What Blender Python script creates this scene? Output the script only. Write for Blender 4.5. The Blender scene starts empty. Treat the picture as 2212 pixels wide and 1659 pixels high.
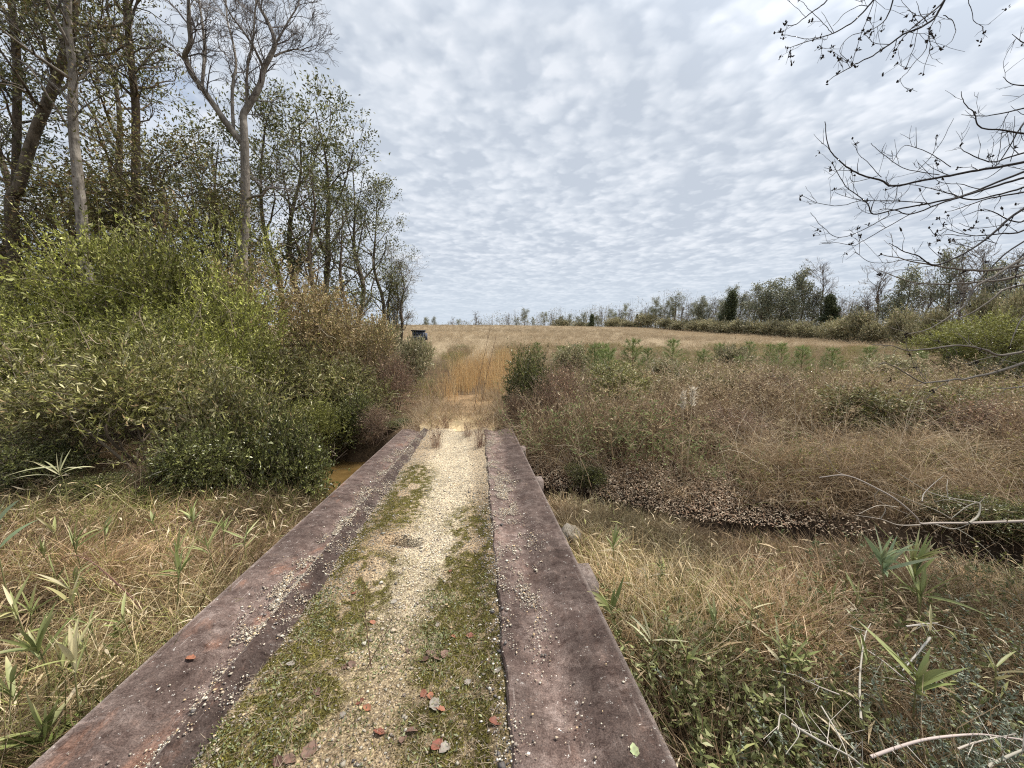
import bpy, math, random
import numpy as np
from mathutils import Vector

PI = math.pi
rng = np.random.default_rng(11)
rnd = random.Random(7)
scene = bpy.context.scene
COL = scene.collection

# ------------------------------------------------------------------ mesh building
class NB:
    """collects numpy vertex / face arrays with one colour per vertex and links them as ONE mesh object"""
    def __init__(s):
        s.V, s.Q, s.T, s.C, s.n = [], [], [], [], 0
    def add(s, V, Q=None, T=None, C=(0.5, 0.5, 0.5)):
        V = np.asarray(V, float).reshape(-1, 3)
        n = len(V)
        if n == 0: return
        C = np.asarray(C, float)
        if C.ndim == 1: C = np.tile(C, (n, 1))
        s.V.append(V); s.C.append(C)
        if Q is not None and len(Q): s.Q.append(np.asarray(Q, np.int64) + s.n)
        if T is not None and len(T): s.T.append(np.asarray(T, np.int64) + s.n)
        s.n += n
    def arrays(s):
        V = np.concatenate(s.V) if s.V else np.zeros((0, 3))
        C = np.concatenate(s.C) if s.C else np.zeros((0, 3))
        Q = np.concatenate(s.Q) if s.Q else np.zeros((0, 4), np.int64)
        T = np.concatenate(s.T) if s.T else np.zeros((0, 3), np.int64)
        return V, Q, T, C
    def mesh(s, name, mat, smooth=False):
        V, Q, T, C = s.arrays()
        me = bpy.data.meshes.new(name)
        me.vertices.add(len(V)); me.vertices.foreach_set('co', V.astype(np.float32).ravel())
        nl = len(Q) * 4 + len(T) * 3
        me.loops.add(nl); me.polygons.add(len(Q) + len(T))
        me.loops.foreach_set('vertex_index', np.concatenate([Q.ravel(), T.ravel()]).astype(np.int32))
        ls = np.concatenate([np.arange(len(Q)) * 4, len(Q) * 4 + np.arange(len(T)) * 3]).astype(np.int32)
        me.polygons.foreach_set('loop_start', ls)
        if smooth: me.polygons.foreach_set('use_smooth', np.ones(len(ls), bool))
        me.update(calc_edges=True)
        ca = me.color_attributes.new('Col', 'FLOAT_COLOR', 'POINT')
        ca.data.foreach_set('color', np.concatenate([C, np.ones((len(C), 1))], 1).astype(np.float32).ravel())
        me.materials.append(mat)
        return me
    def build(s, name, mat, parent=None, smooth=False):
        o = bpy.data.objects.new(name, s.mesh(name, mat, smooth)); COL.objects.link(o)
        if parent: o.parent = parent
        return o

def tag(o, label=None, cat=None, group=None, kind=None):
    if label: o['label'] = label
    if cat: o['category'] = cat
    if group: o['group'] = group
    if kind: o['kind'] = kind
    return o

def thing(name, label, cat, loc=(0, 0, 0), rz=0, group=None):
    o = bpy.data.objects.new(name, None); COL.objects.link(o)
    o.location = loc; o.rotation_euler = (0, 0, rz); o.empty_display_size = 0.2
    return tag(o, label, cat, group)

def dup(root, loc, rz, sc, label, group=None):
    r = root.copy(); COL.objects.link(r)
    r.location = loc; r.rotation_euler = (0, 0, rz); r.scale = sc
    r['label'] = label
    if group: r['group'] = group
    for ch in PROTO_CHILDREN[root.name]:
        c = ch.copy(); COL.objects.link(c); c.parent = r
    return r
PROTO_CHILDREN = {}

def nrm(v): return v / np.maximum(np.linalg.norm(v, axis=-1, keepdims=True), 1e-9)

def vary(c, n, v=0.18, h=0.06, r=None):
    r = r or rng
    c = np.asarray(c, float)
    return np.clip(c * (1 + r.normal(0, v, (n, 1))) * (1 + r.normal(0, h, (n, 3))), 0.004, 0.95)

def pick(cols, n, w=None, v=0.15, r=None):
    r = r or rng
    cols = np.asarray(cols, float)
    if w is not None: w = np.asarray(w, float) / np.sum(w)
    i = r.choice(len(cols), n, p=w)
    return np.clip(cols[i] * (1 + r.normal(0, v, (n, 1))), 0.004, 0.95)

def leaves(nb, p, d, L, W, col, fold=0.15, r=None, flat=False):
    """leaf shaped quads: base p, direction d"""
    r = r or rng
    n = len(p); d = nrm(d)
    s = nrm(np.cross(d, np.array([0, 0, 1.0]) + r.normal(0, .35, (n, 3)) if flat else r.normal(0, 1, (n, 3)))); u = np.cross(s, d)
    L = np.broadcast_to(np.asarray(L, float), (n,))[:, None]; W = np.broadcast_to(np.asarray(W, float), (n,))[:, None]
    m = p + d * L * 0.45 + u * W * fold * 2
    V = np.stack([p, m + s * W / 2, p + d * L - u * L * fold * 0.6, m - s * W / 2], 1)
    nb.add(V.reshape(-1, 3), np.arange(n * 4).reshape(n, 4), None, np.repeat(col, 4, 0))

def ribbons(nb, P, w0, w1, col, side=None, r=None):
    """P (n,k,3) paths, flat strips tapering from w0 to w1"""
    r = r or rng
    n, k, _ = P.shape
    d = nrm(P[:, -1] - P[:, 0])
    if side is None: side = r.normal(0, 1, (n, 3))
    s = nrm(np.cross(d, side))[:, None, :]
    t = np.linspace(0, 1, k)[None, :, None]
    w0 = np.broadcast_to(np.asarray(w0, float), (n,))[:, None, None]; w1 = np.broadcast_to(np.asarray(w1, float), (n,))[:, None, None]
    w = (w0 + (w1 - w0) * t) / 2
    V = np.stack([P - s * w, P + s * w], 2).reshape(-1, 3)
    b = (np.arange(n) * k * 2)[:, None] + (np.arange(k - 1) * 2)[None, :]
    Q = np.stack([b, b + 1, b + 3, b + 2], -1).reshape(-1, 4)
    C = np.repeat(col, k * 2, 0) if len(np.shape(col)) == 2 else col
    nb.add(V, Q, None, C)

def arcs(p, az, length, lean, bend, k=4, r=None, wob=0.0):
    """n curved stems: base p, azimuth az, start lean from vertical, extra bend along the length"""
    r = r or rng
    n = len(p); t = np.linspace(0, 1, k)
    P = np.zeros((n, k, 3)); P[:, 0] = p
    seg = (np.asarray(length) * np.ones(n)) / (k - 1)
    for i in range(1, k):
        a = lean + bend * (t[i] - 0.5 / (k - 1))
        d = np.stack([np.sin(a) * np.cos(az), np.sin(a) * np.sin(az), np.cos(a)], -1)
        if wob: d = nrm(d + r.normal(0, wob, (n, 3)))
        P[:, i] = P[:, i - 1] + d * seg[:, None]
    return P

def tube(nb, pts, rad, sides=6, col=(0.2, 0.2, 0.2), cap=False):
    pts = np.asarray(pts, float); k = len(pts); rad = np.broadcast_to(np.asarray(rad, float), (k,))
    t = np.gradient(pts, axis=0); t = nrm(t)
    ref = np.array([0.31, 0.17, 0.93]) if abs(t[0][2]) < 0.8 else np.array([0.93, 0.31, 0.1])
    u = nrm(np.cross(t, ref)); v = np.cross(t, u)
    a = np.arange(sides) * 2 * PI / sides
    V = pts[:, None, :] + rad[:, None, None] * (np.cos(a)[None, :, None] * u[:, None, :] + np.sin(a)[None, :, None] * v[:, None, :])
    i = np.arange(k - 1)[:, None] * sides; j = np.arange(sides)[None, :]; j2 = (j + 1) % sides
    Q = np.stack([i + j, i + j2, i + sides + j2, i + sides + j], -1).reshape(-1, 4)
    nb.add(V.reshape(-1, 3), Q, None, col)
    if cap:
        n0 = (k - 1) * sides
        c = V[-1].mean(0)
        nb.add(np.vstack([V[-1], c]), None, [(q, (q + 1) % sides, sides) for q in range(sides)], col)

def smooth_path(pts, m=4):
    """catmull-rom through the points"""
    P = np.asarray(pts, float)
    if len(P) < 3: return P
    E = np.vstack([2 * P[0] - P[1], P, 2 * P[-1] - P[-2]])
    out = []
    for i in range(1, len(E) - 2):
        a, b, c, d = E[i - 1], E[i], E[i + 1], E[i + 2]
        for t in np.arange(m) / m:
            out.append(0.5 * (2 * b + (c - a) * t + (2 * a - 5 * b + 4 * c - d) * t * t + (3 * b - a - 3 * c + d) * t ** 3))
    out.append(E[-2])
    return np.array(out)

def inst(nb, tmpl, pos, rz, sc, tint=None, tilt=None):
    V, Q, T, C = tmpl
    n, m = len(pos), len(V)
    if n == 0: return
    c, s = np.cos(rz)[:, None], np.sin(rz)[:, None]
    sc = np.asarray(sc, float)
    if sc.ndim == 1: sc = np.stack([sc, sc, sc], 1)
    x = V[None, :, 0] * sc[:, :1]; y = V[None, :, 1] * sc[:, 1:2]; z = V[None, :, 2] * sc[:, 2:3]
    X = x * c - y * s; Y = x * s + y * c
    if tilt is not None:
        X = X + z * tilt[:, :1]; Y = Y + z * tilt[:, 1:2]
    W = np.stack([X + pos[:, :1], Y + pos[:, 1:2], z + pos[:, 2:3]], -1).reshape(-1, 3)
    off = (np.arange(n) * m)[:, None, None]
    CC = np.tile(C[None], (n, 1, 1))
    if tint is not None: CC = np.clip(CC * tint[:, None, :], 0.003, 0.95)
    nb.add(W, (Q[None] + off).reshape(-1, 4) if len(Q) else None, (T[None] + off).reshape(-1, 3) if len(T) else None, CC.reshape(-1, 3))

# ------------------------------------------------------------------ noise (numpy)
_perm = np.random.default_rng(3).random((256, 256))
def vnoise(x, y):
    xi = np.floor(x).astype(int); yi = np.floor(y).astype(int)
    fx = x - xi; fy = y - yi
    fx = fx * fx * (3 - 2 * fx); fy = fy * fy * (3 - 2 * fy)
    g = lambda a, b: _perm[a % 256, b % 256]
    return (g(xi, yi) * (1 - fx) + g(xi + 1, yi) * fx) * (1 - fy) + (g(xi, yi + 1) * (1 - fx) + g(xi + 1, yi + 1) * fx) * fy
def fbm(x, y, o=4):
    s = 0; a = 0.5; t = 0
    for i in range(o):
        s = s + a * vnoise(x * 2 ** i + 17.3 * i, y * 2 ** i + 9.1 * i); t += a; a *= 0.5
    return s / t
def sstep(a, b, x):
    t = np.clip((x - a) / (b - a), 0, 1); return t * t * (3 - 2 * t)

# ------------------------------------------------------------------ camera geometry
CAMZ, PITCH, FP = 1.65, math.radians(6), 831.3          # FP: focal length in pixels of a 2212 px wide view
def ray(px, py):
    dx = (px - 1106) / FP; dy = (829.5 - py) / FP
    return np.array([dx, math.cos(PITCH) + dy * math.sin(PITCH), -math.sin(PITCH) + dy * math.cos(PITCH)])
def at(px, py, Y):
    r = ray(px, py); return np.array([0, 0, CAMZ]) + r * (Y / r[1])

# ------------------------------------------------------------------ terrain
def creek_y(x):
    return 6.75 - 0.44 * x + 0.22 * np.maximum(-4.2 - x, 0) ** 1.6 + 0.16 * np.sin(x * 1.7)
def creek_s(x, y): return (y - creek_y(x)) * 0.917
HD = math.atan(-0.0866)                                   # heading of the bridge
def to_uv(x, y): return x * math.cos(HD) - y * math.sin(HD), x * math.sin(HD) + y * math.cos(HD)
def from_uv(u, v): return u * math.cos(HD) + v * math.sin(HD), -u * math.sin(HD) + v * math.cos(HD)
WATER_Z = -1.27
def H(x, y):
    x = np.asarray(x, float); y = np.asarray(y, float)
    s = creek_s(x, y)
    k = 5.75 - 1.35 * np.clip((x + 10) / 110, 0, 1)
    yy = np.minimum(y, 128)
    f = -0.47 + k * (np.maximum(yy - 12, 0) / 88) ** 1.3
    f = f + 0.10 * (fbm(x * 0.35, y * 0.35, 3) - 0.5) * sstep(140, 60, y) + 0.25 * (fbm(x * 0.06 + 5, y * 0.06, 2) - 0.5) * sstep(10, 30, np.abs(y) + np.abs(x))
    pool = sstep(-1.3, -2.2, x) * sstep(-6.2, -4.6, x)
    near = np.interp(np.where(s < 0, np.minimum(s + 1.7 * pool, 0), s), [-3.0, -1.6, -0.8, -0.42, -0.2], [0.0, -0.16, -0.40, -0.90, -1.05])
    far = np.interp(s, [0.16, 0.24, 0.32, 0.8, 1.8, 2.9], [-1.05, -0.95, -0.58, -0.36, -0.06, 0.0])
    h = f + np.where(s < 0, near, np.interp(np.maximum(s - .55 * pool, 0), [0.16, 0.24, 0.32, 0.8, 1.8, 2.9], [-1.05, -0.95, -0.58, -0.36, -0.06, 0.0])) * sstep(60, 25, np.abs(x))
    h = h + 0.03 * (fbm(x * 2.3, y * 2.3, 2) - 0.5)
    u, v = to_uv(x, y)
    bank = sstep(2.4, 1.35, np.abs(u + 0.5)) * sstep(8.2, 8.9, v)    # the track meets the bridge deck
    lvl = np.where(v < 16, -0.43, f)
    h = h * (1 - bank) + np.maximum(h, np.minimum(lvl, f + 0.1)) * bank
    bank2 = sstep(2.2, 1.3, np.abs(u + 0.5)) * sstep(0.2, -0.8, v)
    h = h * (1 - bank2) + np.maximum(h, -0.06) * bank2
    return h
def ground_hit(px, py, zoff=0.0):
    r = ray(px, py); t = np.linspace(0.6, 300, 30000)
    P = np.array([0, 0, CAMZ]) + r[None] * t[:, None]
    below = P[:, 2] < H(P[:, 0], P[:, 1]) + zoff
    i = int(np.argmax(below)) if below.any() else len(t) - 1
    return P[i][0], P[i][1], float(H(P[i][0], P[i][1]))

# ------------------------------------------------------------------ materials
def new_mat(name):
    m = bpy.data.materials.new(name); m.use_nodes = True
    nt = m.node_tree; nt.nodes.clear()
    out = nt.nodes.new('ShaderNodeOutputMaterial')
    return m, nt, out
def N(nt, t, **kw):
    n = nt.nodes.new(t)
    for k, v in kw.items():
        if k.startswith('i_'): n.inputs[k[2:].replace('_', ' ')].default_value = v
        elif k.startswith('n_'): n.inputs[int(k[2:])].default_value = v
        else: setattr(n, k, v)
    return n
def ramp(nt, fac, stops):
    r = nt.nodes.new('ShaderNodeValToRGB'); e = r.color_ramp.elements
    while len(e) < len(stops): e.new(0.5)
    for el, (p, c) in zip(e, stops):
        el.position = p; el.color = (*c, 1) if len(c) == 3 else c
    nt.links.new(fac, r.inputs[0]); return r
def mixc(nt, fac, a, b, mode='MIX'):
    m = nt.nodes.new('ShaderNodeMix'); m.data_type = 'RGBA'; m.blend_type = mode
    for s, v in ((m.inputs[0], fac), (m.inputs[6], a), (m.inputs[7], b)):
        if hasattr(v, 'links'): nt.links.new(v, s)
        elif isinstance(v, (int, float)): s.default_value = v
        else: s.default_value = (*v, 1)
    return m.outputs[2]

def leaf_mat(name, rough=0.55, trans=0.3, var=0.35, spec=0.3):
    m, nt, out = new_mat(name)
    at_ = N(nt, 'ShaderNodeAttribute', attribute_name='Col')
    oi = N(nt, 'ShaderNodeObjectInfo')
    hs = N(nt, 'ShaderNodeHueSaturation')
    mr = N(nt, 'ShaderNodeMapRange', n_3=1 - var / 2, n_4=1 + var / 2)
    nt.links.new(oi.outputs['Random'], mr.inputs[0]); nt.links.new(mr.outputs[0], hs.inputs['Value'])
    nt.links.new(at_.outputs['Color'], hs.inputs['Color'])
    b = N(nt, 'ShaderNodeBsdfPrincipled', i_Roughness=rough)
    b.inputs['Specular IOR Level'].default_value = spec
    nt.links.new(hs.outputs[0], b.inputs['Base Color'])
    if trans > 0:
        tr = N(nt, 'ShaderNodeBsdfTranslucent'); nt.links.new(hs.outputs[0], tr.inputs[0])
        mx = N(nt, 'ShaderNodeMixShader', n_0=trans)
        nt.links.new(b.outputs[0], mx.inputs[1]); nt.links.new(tr.outputs[0], mx.inputs[2])
        nt.links.new(mx.outputs[0], out.inputs[0])
    else: nt.links.new(b.outputs[0], out.inputs[0])
    return m

def bark_mat(name, dark, light, scale=6.0):
    m, nt, out = new_mat(name)
    tc = N(nt, 'ShaderNodeTexCoord'); mp = N(nt, 'ShaderNodeMapping'); mp.inputs['Scale'].default_value = (1, 1, 0.22)
    nt.links.new(tc.outputs['Object'], mp.inputs[0])
    n1 = N(nt, 'ShaderNodeTexNoise', i_Scale=scale * 3, i_Detail=5.0, i_Roughness=0.65); nt.links.new(mp.outputs[0], n1.inputs[0])
    n2 = N(nt, 'ShaderNodeTexNoise', i_Scale=scale * 0.4, i_Detail=3.0); nt.links.new(tc.outputs['Object'], n2.inputs[0])
    r1 = ramp(nt, n1.outputs[0], [(0.3, dark), (0.7, light)])
    li = tuple(min(0.6, 1.35 * c + 0.03) for c in light)
    r2 = ramp(nt, n2.outputs[0], [(0.52, (0, 0, 0)), (0.62, (1, 1, 1))])
    c = mixc(nt, r2.outputs[0], r1.outputs[0], mixc(nt, 0.55, r1.outputs[0], li))
    b = N(nt, 'ShaderNodeBsdfPrincipled', i_Roughness=0.9); b.inputs['Specular IOR Level'].default_value = 0.15
    nt.links.new(c, b.inputs['Base Color'])
    bp = N(nt, 'ShaderNodeBump', i_Strength=0.8, i_Distance=0.03); nt.links.new(n1.outputs[0], bp.inputs['Height']); nt.links.new(bp.outputs[0], b.inputs['Normal'])
    nt.links.new(b.outputs[0], out.inputs[0])
    return m

M = {}
M['leaf'] = leaf_mat('leaf', 0.5, 0.22)
M['gloss_leaf'] = leaf_mat('glossy_leaf', 0.38, 0.2, 0.3, 0.5)
M['straw'] = leaf_mat('straw', 0.75, 0.30, 0.1, 0.15)
M['dead_leaf'] = leaf_mat('dead_leaf', 0.6, 0.1, 0.0, 0.25)
M['twig'] = leaf_mat('twig', 0.85, 0.0, 0.2, 0.15)
M['bark_grey'] = bark_mat('grey_bark', (0.10, 0.085, 0.07), (0.30, 0.265, 0.22))
M['bark_dark'] = bark_mat('dark_bark', (0.04, 0.032, 0.024), (0.15, 0.12, 0.085))
M['bark_brown'] = bark_mat('brown_bark', (0.06, 0.045, 0.033), (0.18, 0.14, 0.10))

def stone_mat():
    m, nt, out = new_mat('pebble')
    a = N(nt, 'ShaderNodeAttribute', attribute_name='Col')
    b = N(nt, 'ShaderNodeBsdfPrincipled', i_Roughness=0.75); b.inputs['Specular IOR Level'].default_value = 0.25
    nt.links.new(a.outputs['Color'], b.inputs['Base Color']); nt.links.new(b.outputs[0], out.inputs[0])
    return m
M['pebble'] = stone_mat()

def ground_mat(name, fine=30.0, strength=0.8, dist=0.03):
    """vertex colour of the soil / litter broken up by fine noise"""
    m, nt, out = new_mat(name)
    a = N(nt, 'ShaderNodeAttribute', attribute_name='Col')
    tc = N(nt, 'ShaderNodeTexCoord')
    n1 = N(nt, 'ShaderNodeTexNoise', i_Scale=fine, i_Detail=6.0, i_Roughness=0.7); nt.links.new(tc.outputs['Object'], n1.inputs[0])
    n2 = N(nt, 'ShaderNodeTexNoise', i_Scale=fine * 0.13, i_Detail=4.0); nt.links.new(tc.outputs['Object'], n2.inputs[0])
    r1 = ramp(nt, n1.outputs[0], [(0.3, (0.45, 0.43, 0.4)), (0.55, (1, 1, 1)), (0.72, (1.6, 1.55, 1.45))])
    r2 = ramp(nt, n2.outputs[0], [(0.3, (0.75, 0.72, 0.7)), (0.7, (1.25, 1.22, 1.15))])
    c = mixc(nt, 1.0, a.outputs['Color'], r1.outputs[0], 'MULTIPLY')
    c = mixc(nt, 1.0, c, r2.outputs[0], 'MULTIPLY')
    b = N(nt, 'ShaderNodeBsdfPrincipled', i_Roughness=0.92); b.inputs['Specular IOR Level'].default_value = 0.1
    nt.links.new(c, b.inputs['Base Color'])
    bp = N(nt, 'ShaderNodeBump', i_Strength=strength, i_Distance=dist); nt.links.new(n1.outputs[0], bp.inputs['Height']); nt.links.new(bp.outputs[0], b.inputs['Normal'])
    nt.links.new(b.outputs[0], out.inputs[0])
    return m
M['soil'] = ground_mat('soil', 14.0)

def gravel_mat():
    m, nt, out = new_mat('gravel_bed')
    a = N(nt, 'ShaderNodeAttribute', attribute_name='Col')
    tc = N(nt, 'ShaderNodeTexCoord')
    vo = N(nt, 'ShaderNodeTexVoronoi', i_Scale=75.0); nt.links.new(tc.outputs['Object'], vo.inputs[0])
    n1 = N(nt, 'ShaderNodeTexNoise', i_Scale=120.0, i_Detail=4.0); nt.links.new(tc.outputs['Object'], n1.inputs[0])
    bw = N(nt, 'ShaderNodeRGBToBW'); nt.links.new(vo.outputs['Color'], bw.inputs[0])
    r1 = ramp(nt, bw.outputs[0], [(0.15, (0.55, 0.5, 0.45)), (0.5, (1.0, 0.97, 0.93)), (0.85, (1.35, 1.3, 1.2))])
    r2 = ramp(nt, vo.outputs['Distance'], [(0.35, (1, 1, 1)), (0.75, (0.5, 0.46, 0.42))])
    c = mixc(nt, 1.0, a.outputs['Color'], r1.outputs[0], 'MULTIPLY')
    c = mixc(nt, 0.8, c, r2.outputs[0], 'MULTIPLY')
    r3 = ramp(nt, n1.outputs[0], [(0.3, (0.7, 0.7, 0.68)), (0.7, (1.25, 1.25, 1.2))])
    c = mixc(nt, 0.8, c, r3.outputs[0], 'MULTIPLY')
    b = N(nt, 'ShaderNodeBsdfPrincipled', i_Roughness=0.9); b.inputs['Specular IOR Level'].default_value = 0.15
    nt.links.new(c, b.inputs['Base Color'])
    inv = N(nt, 'ShaderNodeMath', operation='SUBTRACT', n_0=1.0); nt.links.new(vo.outputs['Distance'], inv.inputs[1])
    bp = N(nt, 'ShaderNodeBump', i_Strength=0.9, i_Distance=0.012); nt.links.new(inv.outputs[0], bp.inputs['Height'])
    nt.links.new(bp.outputs[0], b.inputs['Normal']); nt.links.new(b.outputs[0], out.inputs[0])
    return m
M['gravel'] = gravel_mat()

def rust_mat():
    m, nt, out = new_mat('rusted_steel')
    tc = N(nt, 'ShaderNodeTexCoord')
    O = tc.outputs['Object']
    n1 = N(nt, 'ShaderNodeTexNoise', i_Scale=6.5, i_Detail=12.0, i_Roughness=0.8, i_Distortion=0.2); nt.links.new(O, n1.inputs[0])
    n2 = N(nt, 'ShaderNodeTexNoise', i_Scale=2.4, i_Detail=9.0, i_Roughness=0.72, i_Distortion=0.5)
    mp = N(nt, 'ShaderNodeMapping'); mp.inputs['Location'].default_value = (4.2, 1.1, 7); mp.inputs['Scale'].default_value = (1.6, 0.7, 1)
    nt.links.new(O, mp.inputs[0]); nt.links.new(mp.outputs[0], n2.inputs[0])
    n3 = N(nt, 'ShaderNodeTexNoise', i_Scale=150.0, i_Detail=3.0, i_Roughness=0.7); nt.links.new(O, n3.inputs[0])
    n4 = N(nt, 'ShaderNodeTexNoise', i_Scale=4.0, i_Detail=10.0, i_Roughness=0.82)
    mp4 = N(nt, 'ShaderNodeMapping'); mp4.inputs['Location'].default_value = (9, 3, 2); mp4.inputs['Scale'].default_value = (1.0, 2.6, 1)
    nt.links.new(O, mp4.inputs[0]); nt.links.new(mp4.outputs[0], n4.inputs[0])
    n5 = N(nt, 'ShaderNodeTexNoise', i_Scale=28.0, i_Detail=4.0, i_Roughness=0.8); nt.links.new(O, n5.inputs[0])
    base = ramp(nt, n1.outputs[0], [(0.30, (0.042, 0.028, 0.023)), (0.44, (0.076, 0.053, 0.045)), (0.56, (0.120, 0.089, 0.076)), (0.72, (0.22, 0.175, 0.155))])
    # orange rust patches, paler dusty streaks across the plates, white lichen specks
    f2 = ramp(nt, n2.outputs[0], [(0.55, (0, 0, 0)), (0.66, (0.5, 0.5, 0.5))])
    sx = N(nt, 'ShaderNodeSeparateXYZ'); nt.links.new(O, sx.inputs[0])
    lf = N(nt, 'ShaderNodeMapRange', n_1=-1.2, n_2=0.2, n_3=1.0, n_4=0.22); nt.links.new(sx.outputs[0], lf.inputs[0])
    fm = N(nt, 'ShaderNodeMath', operation='MULTIPLY'); nt.links.new(f2.outputs[0], fm.inputs[0]); nt.links.new(lf.outputs[0], fm.inputs[1])
    c = mixc(nt, fm.outputs[0], base.outputs[0], (0.22, 0.115, 0.075))
    f4 = ramp(nt, n4.outputs[0], [(0.55, (0, 0, 0)), (0.75, (0.7, 0.7, 0.7))])
    c = mixc(nt, f4.outputs[0], c, (0.31, 0.25, 0.225))
    f5 = ramp(nt, n5.outputs[0], [(0.64, (0, 0, 0)), (0.68, (1, 1, 1))])
    c = mixc(nt, f5.outputs[0], c, (0.50, 0.48, 0.44))
    # cross streaks of dried mud, worn pale outer rim
    n6 = N(nt, 'ShaderNodeTexNoise', i_Scale=7.0, i_Detail=5.0, i_Roughness=0.7, i_Distortion=0.6)
    mp6 = N(nt, 'ShaderNodeMapping'); mp6.inputs['Scale'].default_value = (0.6, 2.0, 1); nt.links.new(O, mp6.inputs[0]); nt.links.new(mp6.outputs[0], n6.inputs[0])
    f6 = ramp(nt, n6.outputs[0], [(0.40, (0.55, 0.55, 0.55)), (0.52, (1, 1, 1)), (0.66, (1.5, 1.47, 1.42))])
    lf6 = N(nt, 'ShaderNodeMapRange', n_1=-1.2, n_2=0.2, n_3=0.0, n_4=0.22); nt.links.new(sx.outputs[0], lf6.inputs[0])
    c = mixc(nt, lf6.outputs[0], c, f6.outputs[0], 'MULTIPLY')
    rim = N(nt, 'ShaderNodeMath', operation='ABSOLUTE'); rc = N(nt, 'ShaderNodeMath', operation='ADD', n_1=0.515); nt.links.new(sx.outputs[0], rc.inputs[0]); nt.links.new(rc.outputs[0], rim.inputs[0])
    rm = N(nt, 'ShaderNodeMapRange', n_1=1.255, n_2=1.278, n_3=0.0, n_4=0.55); nt.links.new(rim.outputs[0], rm.inputs[0])
    rmn = N(nt, 'ShaderNodeMath', operation='MULTIPLY'); nt.links.new(rm.outputs[0], rmn.inputs[0]); nt.links.new(n5.outputs[0], rmn.inputs[1])
    c = mixc(nt, rmn.outputs[0], c, (0.42, 0.36, 0.32))
    # flaking scale: crisp edged darker and paler scabs, and fine drag scratches
    n7 = N(nt, 'ShaderNodeTexNoise', i_Scale=16.0, i_Detail=12.0, i_Roughness=0.78, i_Distortion=0.3); nt.links.new(O, n7.inputs[0])
    f7 = ramp(nt, n7.outputs[0], [(0.40, (0.52, 0.48, 0.47)), (0.46, (0.95, 0.95, 0.95)), (0.56, (1.0, 1.0, 1.0)), (0.61, (1.38, 1.34, 1.30))])
    c = mixc(nt, 0.9, c, f7.outputs[0], 'MULTIPLY')
    n8 = N(nt, 'ShaderNodeTexNoise', i_Scale=30.0, i_Detail=3.0, i_Roughness=0.6)
    mp8 = N(nt, 'ShaderNodeMapping'); mp8.inputs['Rotation'].default_value = (0, 0, 0.25); mp8.inputs['Scale'].default_value = (2.2, 0.10, 1); nt.links.new(O, mp8.inputs[0]); nt.links.new(mp8.outputs[0], n8.inputs[0])
    f8 = ramp(nt, n8.outputs[0], [(0.66, (0, 0, 0)), (0.70, (0.35, 0.35, 0.35))]); c = mixc(nt, f8.outputs[0], c, (0.34, 0.29, 0.26))
    r3 = ramp(nt, n3.outputs[0], [(0.3, (0.5, 0.48, 0.46)), (0.5, (1, 1, 1)), (0.7, (1.6, 1.55, 1.5))])
    c = mixc(nt, 1.0, c, r3.outputs[0], 'MULTIPLY')
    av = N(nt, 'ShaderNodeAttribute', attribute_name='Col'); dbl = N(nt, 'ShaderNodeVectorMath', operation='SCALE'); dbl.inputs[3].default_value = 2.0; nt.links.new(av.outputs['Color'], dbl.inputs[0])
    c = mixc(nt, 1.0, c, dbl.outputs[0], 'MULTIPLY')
    b = N(nt, 'ShaderNodeBsdfPrincipled', i_Roughness=0.9); b.inputs['Specular IOR Level'].default_value = 0.12
    nt.links.new(c, b.inputs['Base Color'])
    bp = N(nt, 'ShaderNodeBump', i_Strength=0.5, i_Distance=0.006); nt.links.new(n3.outputs[0], bp.inputs['Height'])
    bp2 = N(nt, 'ShaderNodeBump', i_Strength=0.4, i_Distance=0.03); nt.links.new(n1.outputs[0], bp2.inputs['Height']); nt.links.new(bp.outputs[0], bp2.inputs['Normal'])
    nt.links.new(bp2.outputs[0], b.inputs['Normal']); nt.links.new(b.outputs[0], out.inputs[0])
    return m
M['rust'] = rust_mat()

def water_mat():
    m, nt, out = new_mat('creek_water')
    tc = N(nt, 'ShaderNodeTexCoord')
    n1 = N(nt, 'ShaderNodeTexNoise', i_Scale=2.0, i_Detail=3.0); nt.links.new(tc.outputs['Object'], n1.inputs[0])
    r = ramp(nt, n1.outputs[0], [(0.35, (0.07, 0.042, 0.014)), (0.65, (0.15, 0.095, 0.035))])
    n2 = N(nt, 'ShaderNodeTexNoise', i_Scale=9.0, i_Detail=2.0); nt.links.new(tc.outputs['Object'], n2.inputs[0])
    b = N(nt, 'ShaderNodeBsdfPrincipled', i_Roughness=0.06); b.inputs['Specular IOR Level'].default_value = 0.5
    nt.links.new(r.outputs[0], b.inputs['Base Color'])
    bp = N(nt, 'ShaderNodeBump', i_Strength=0.12, i_Distance=0.02); nt.links.new(n2.outputs[0], bp.inputs['Height']); nt.links.new(bp.outputs[0], b.inputs['Normal'])
    nt.links.new(b.outputs[0], out.inputs[0])
    return m
M['water'] = water_mat()

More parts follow.
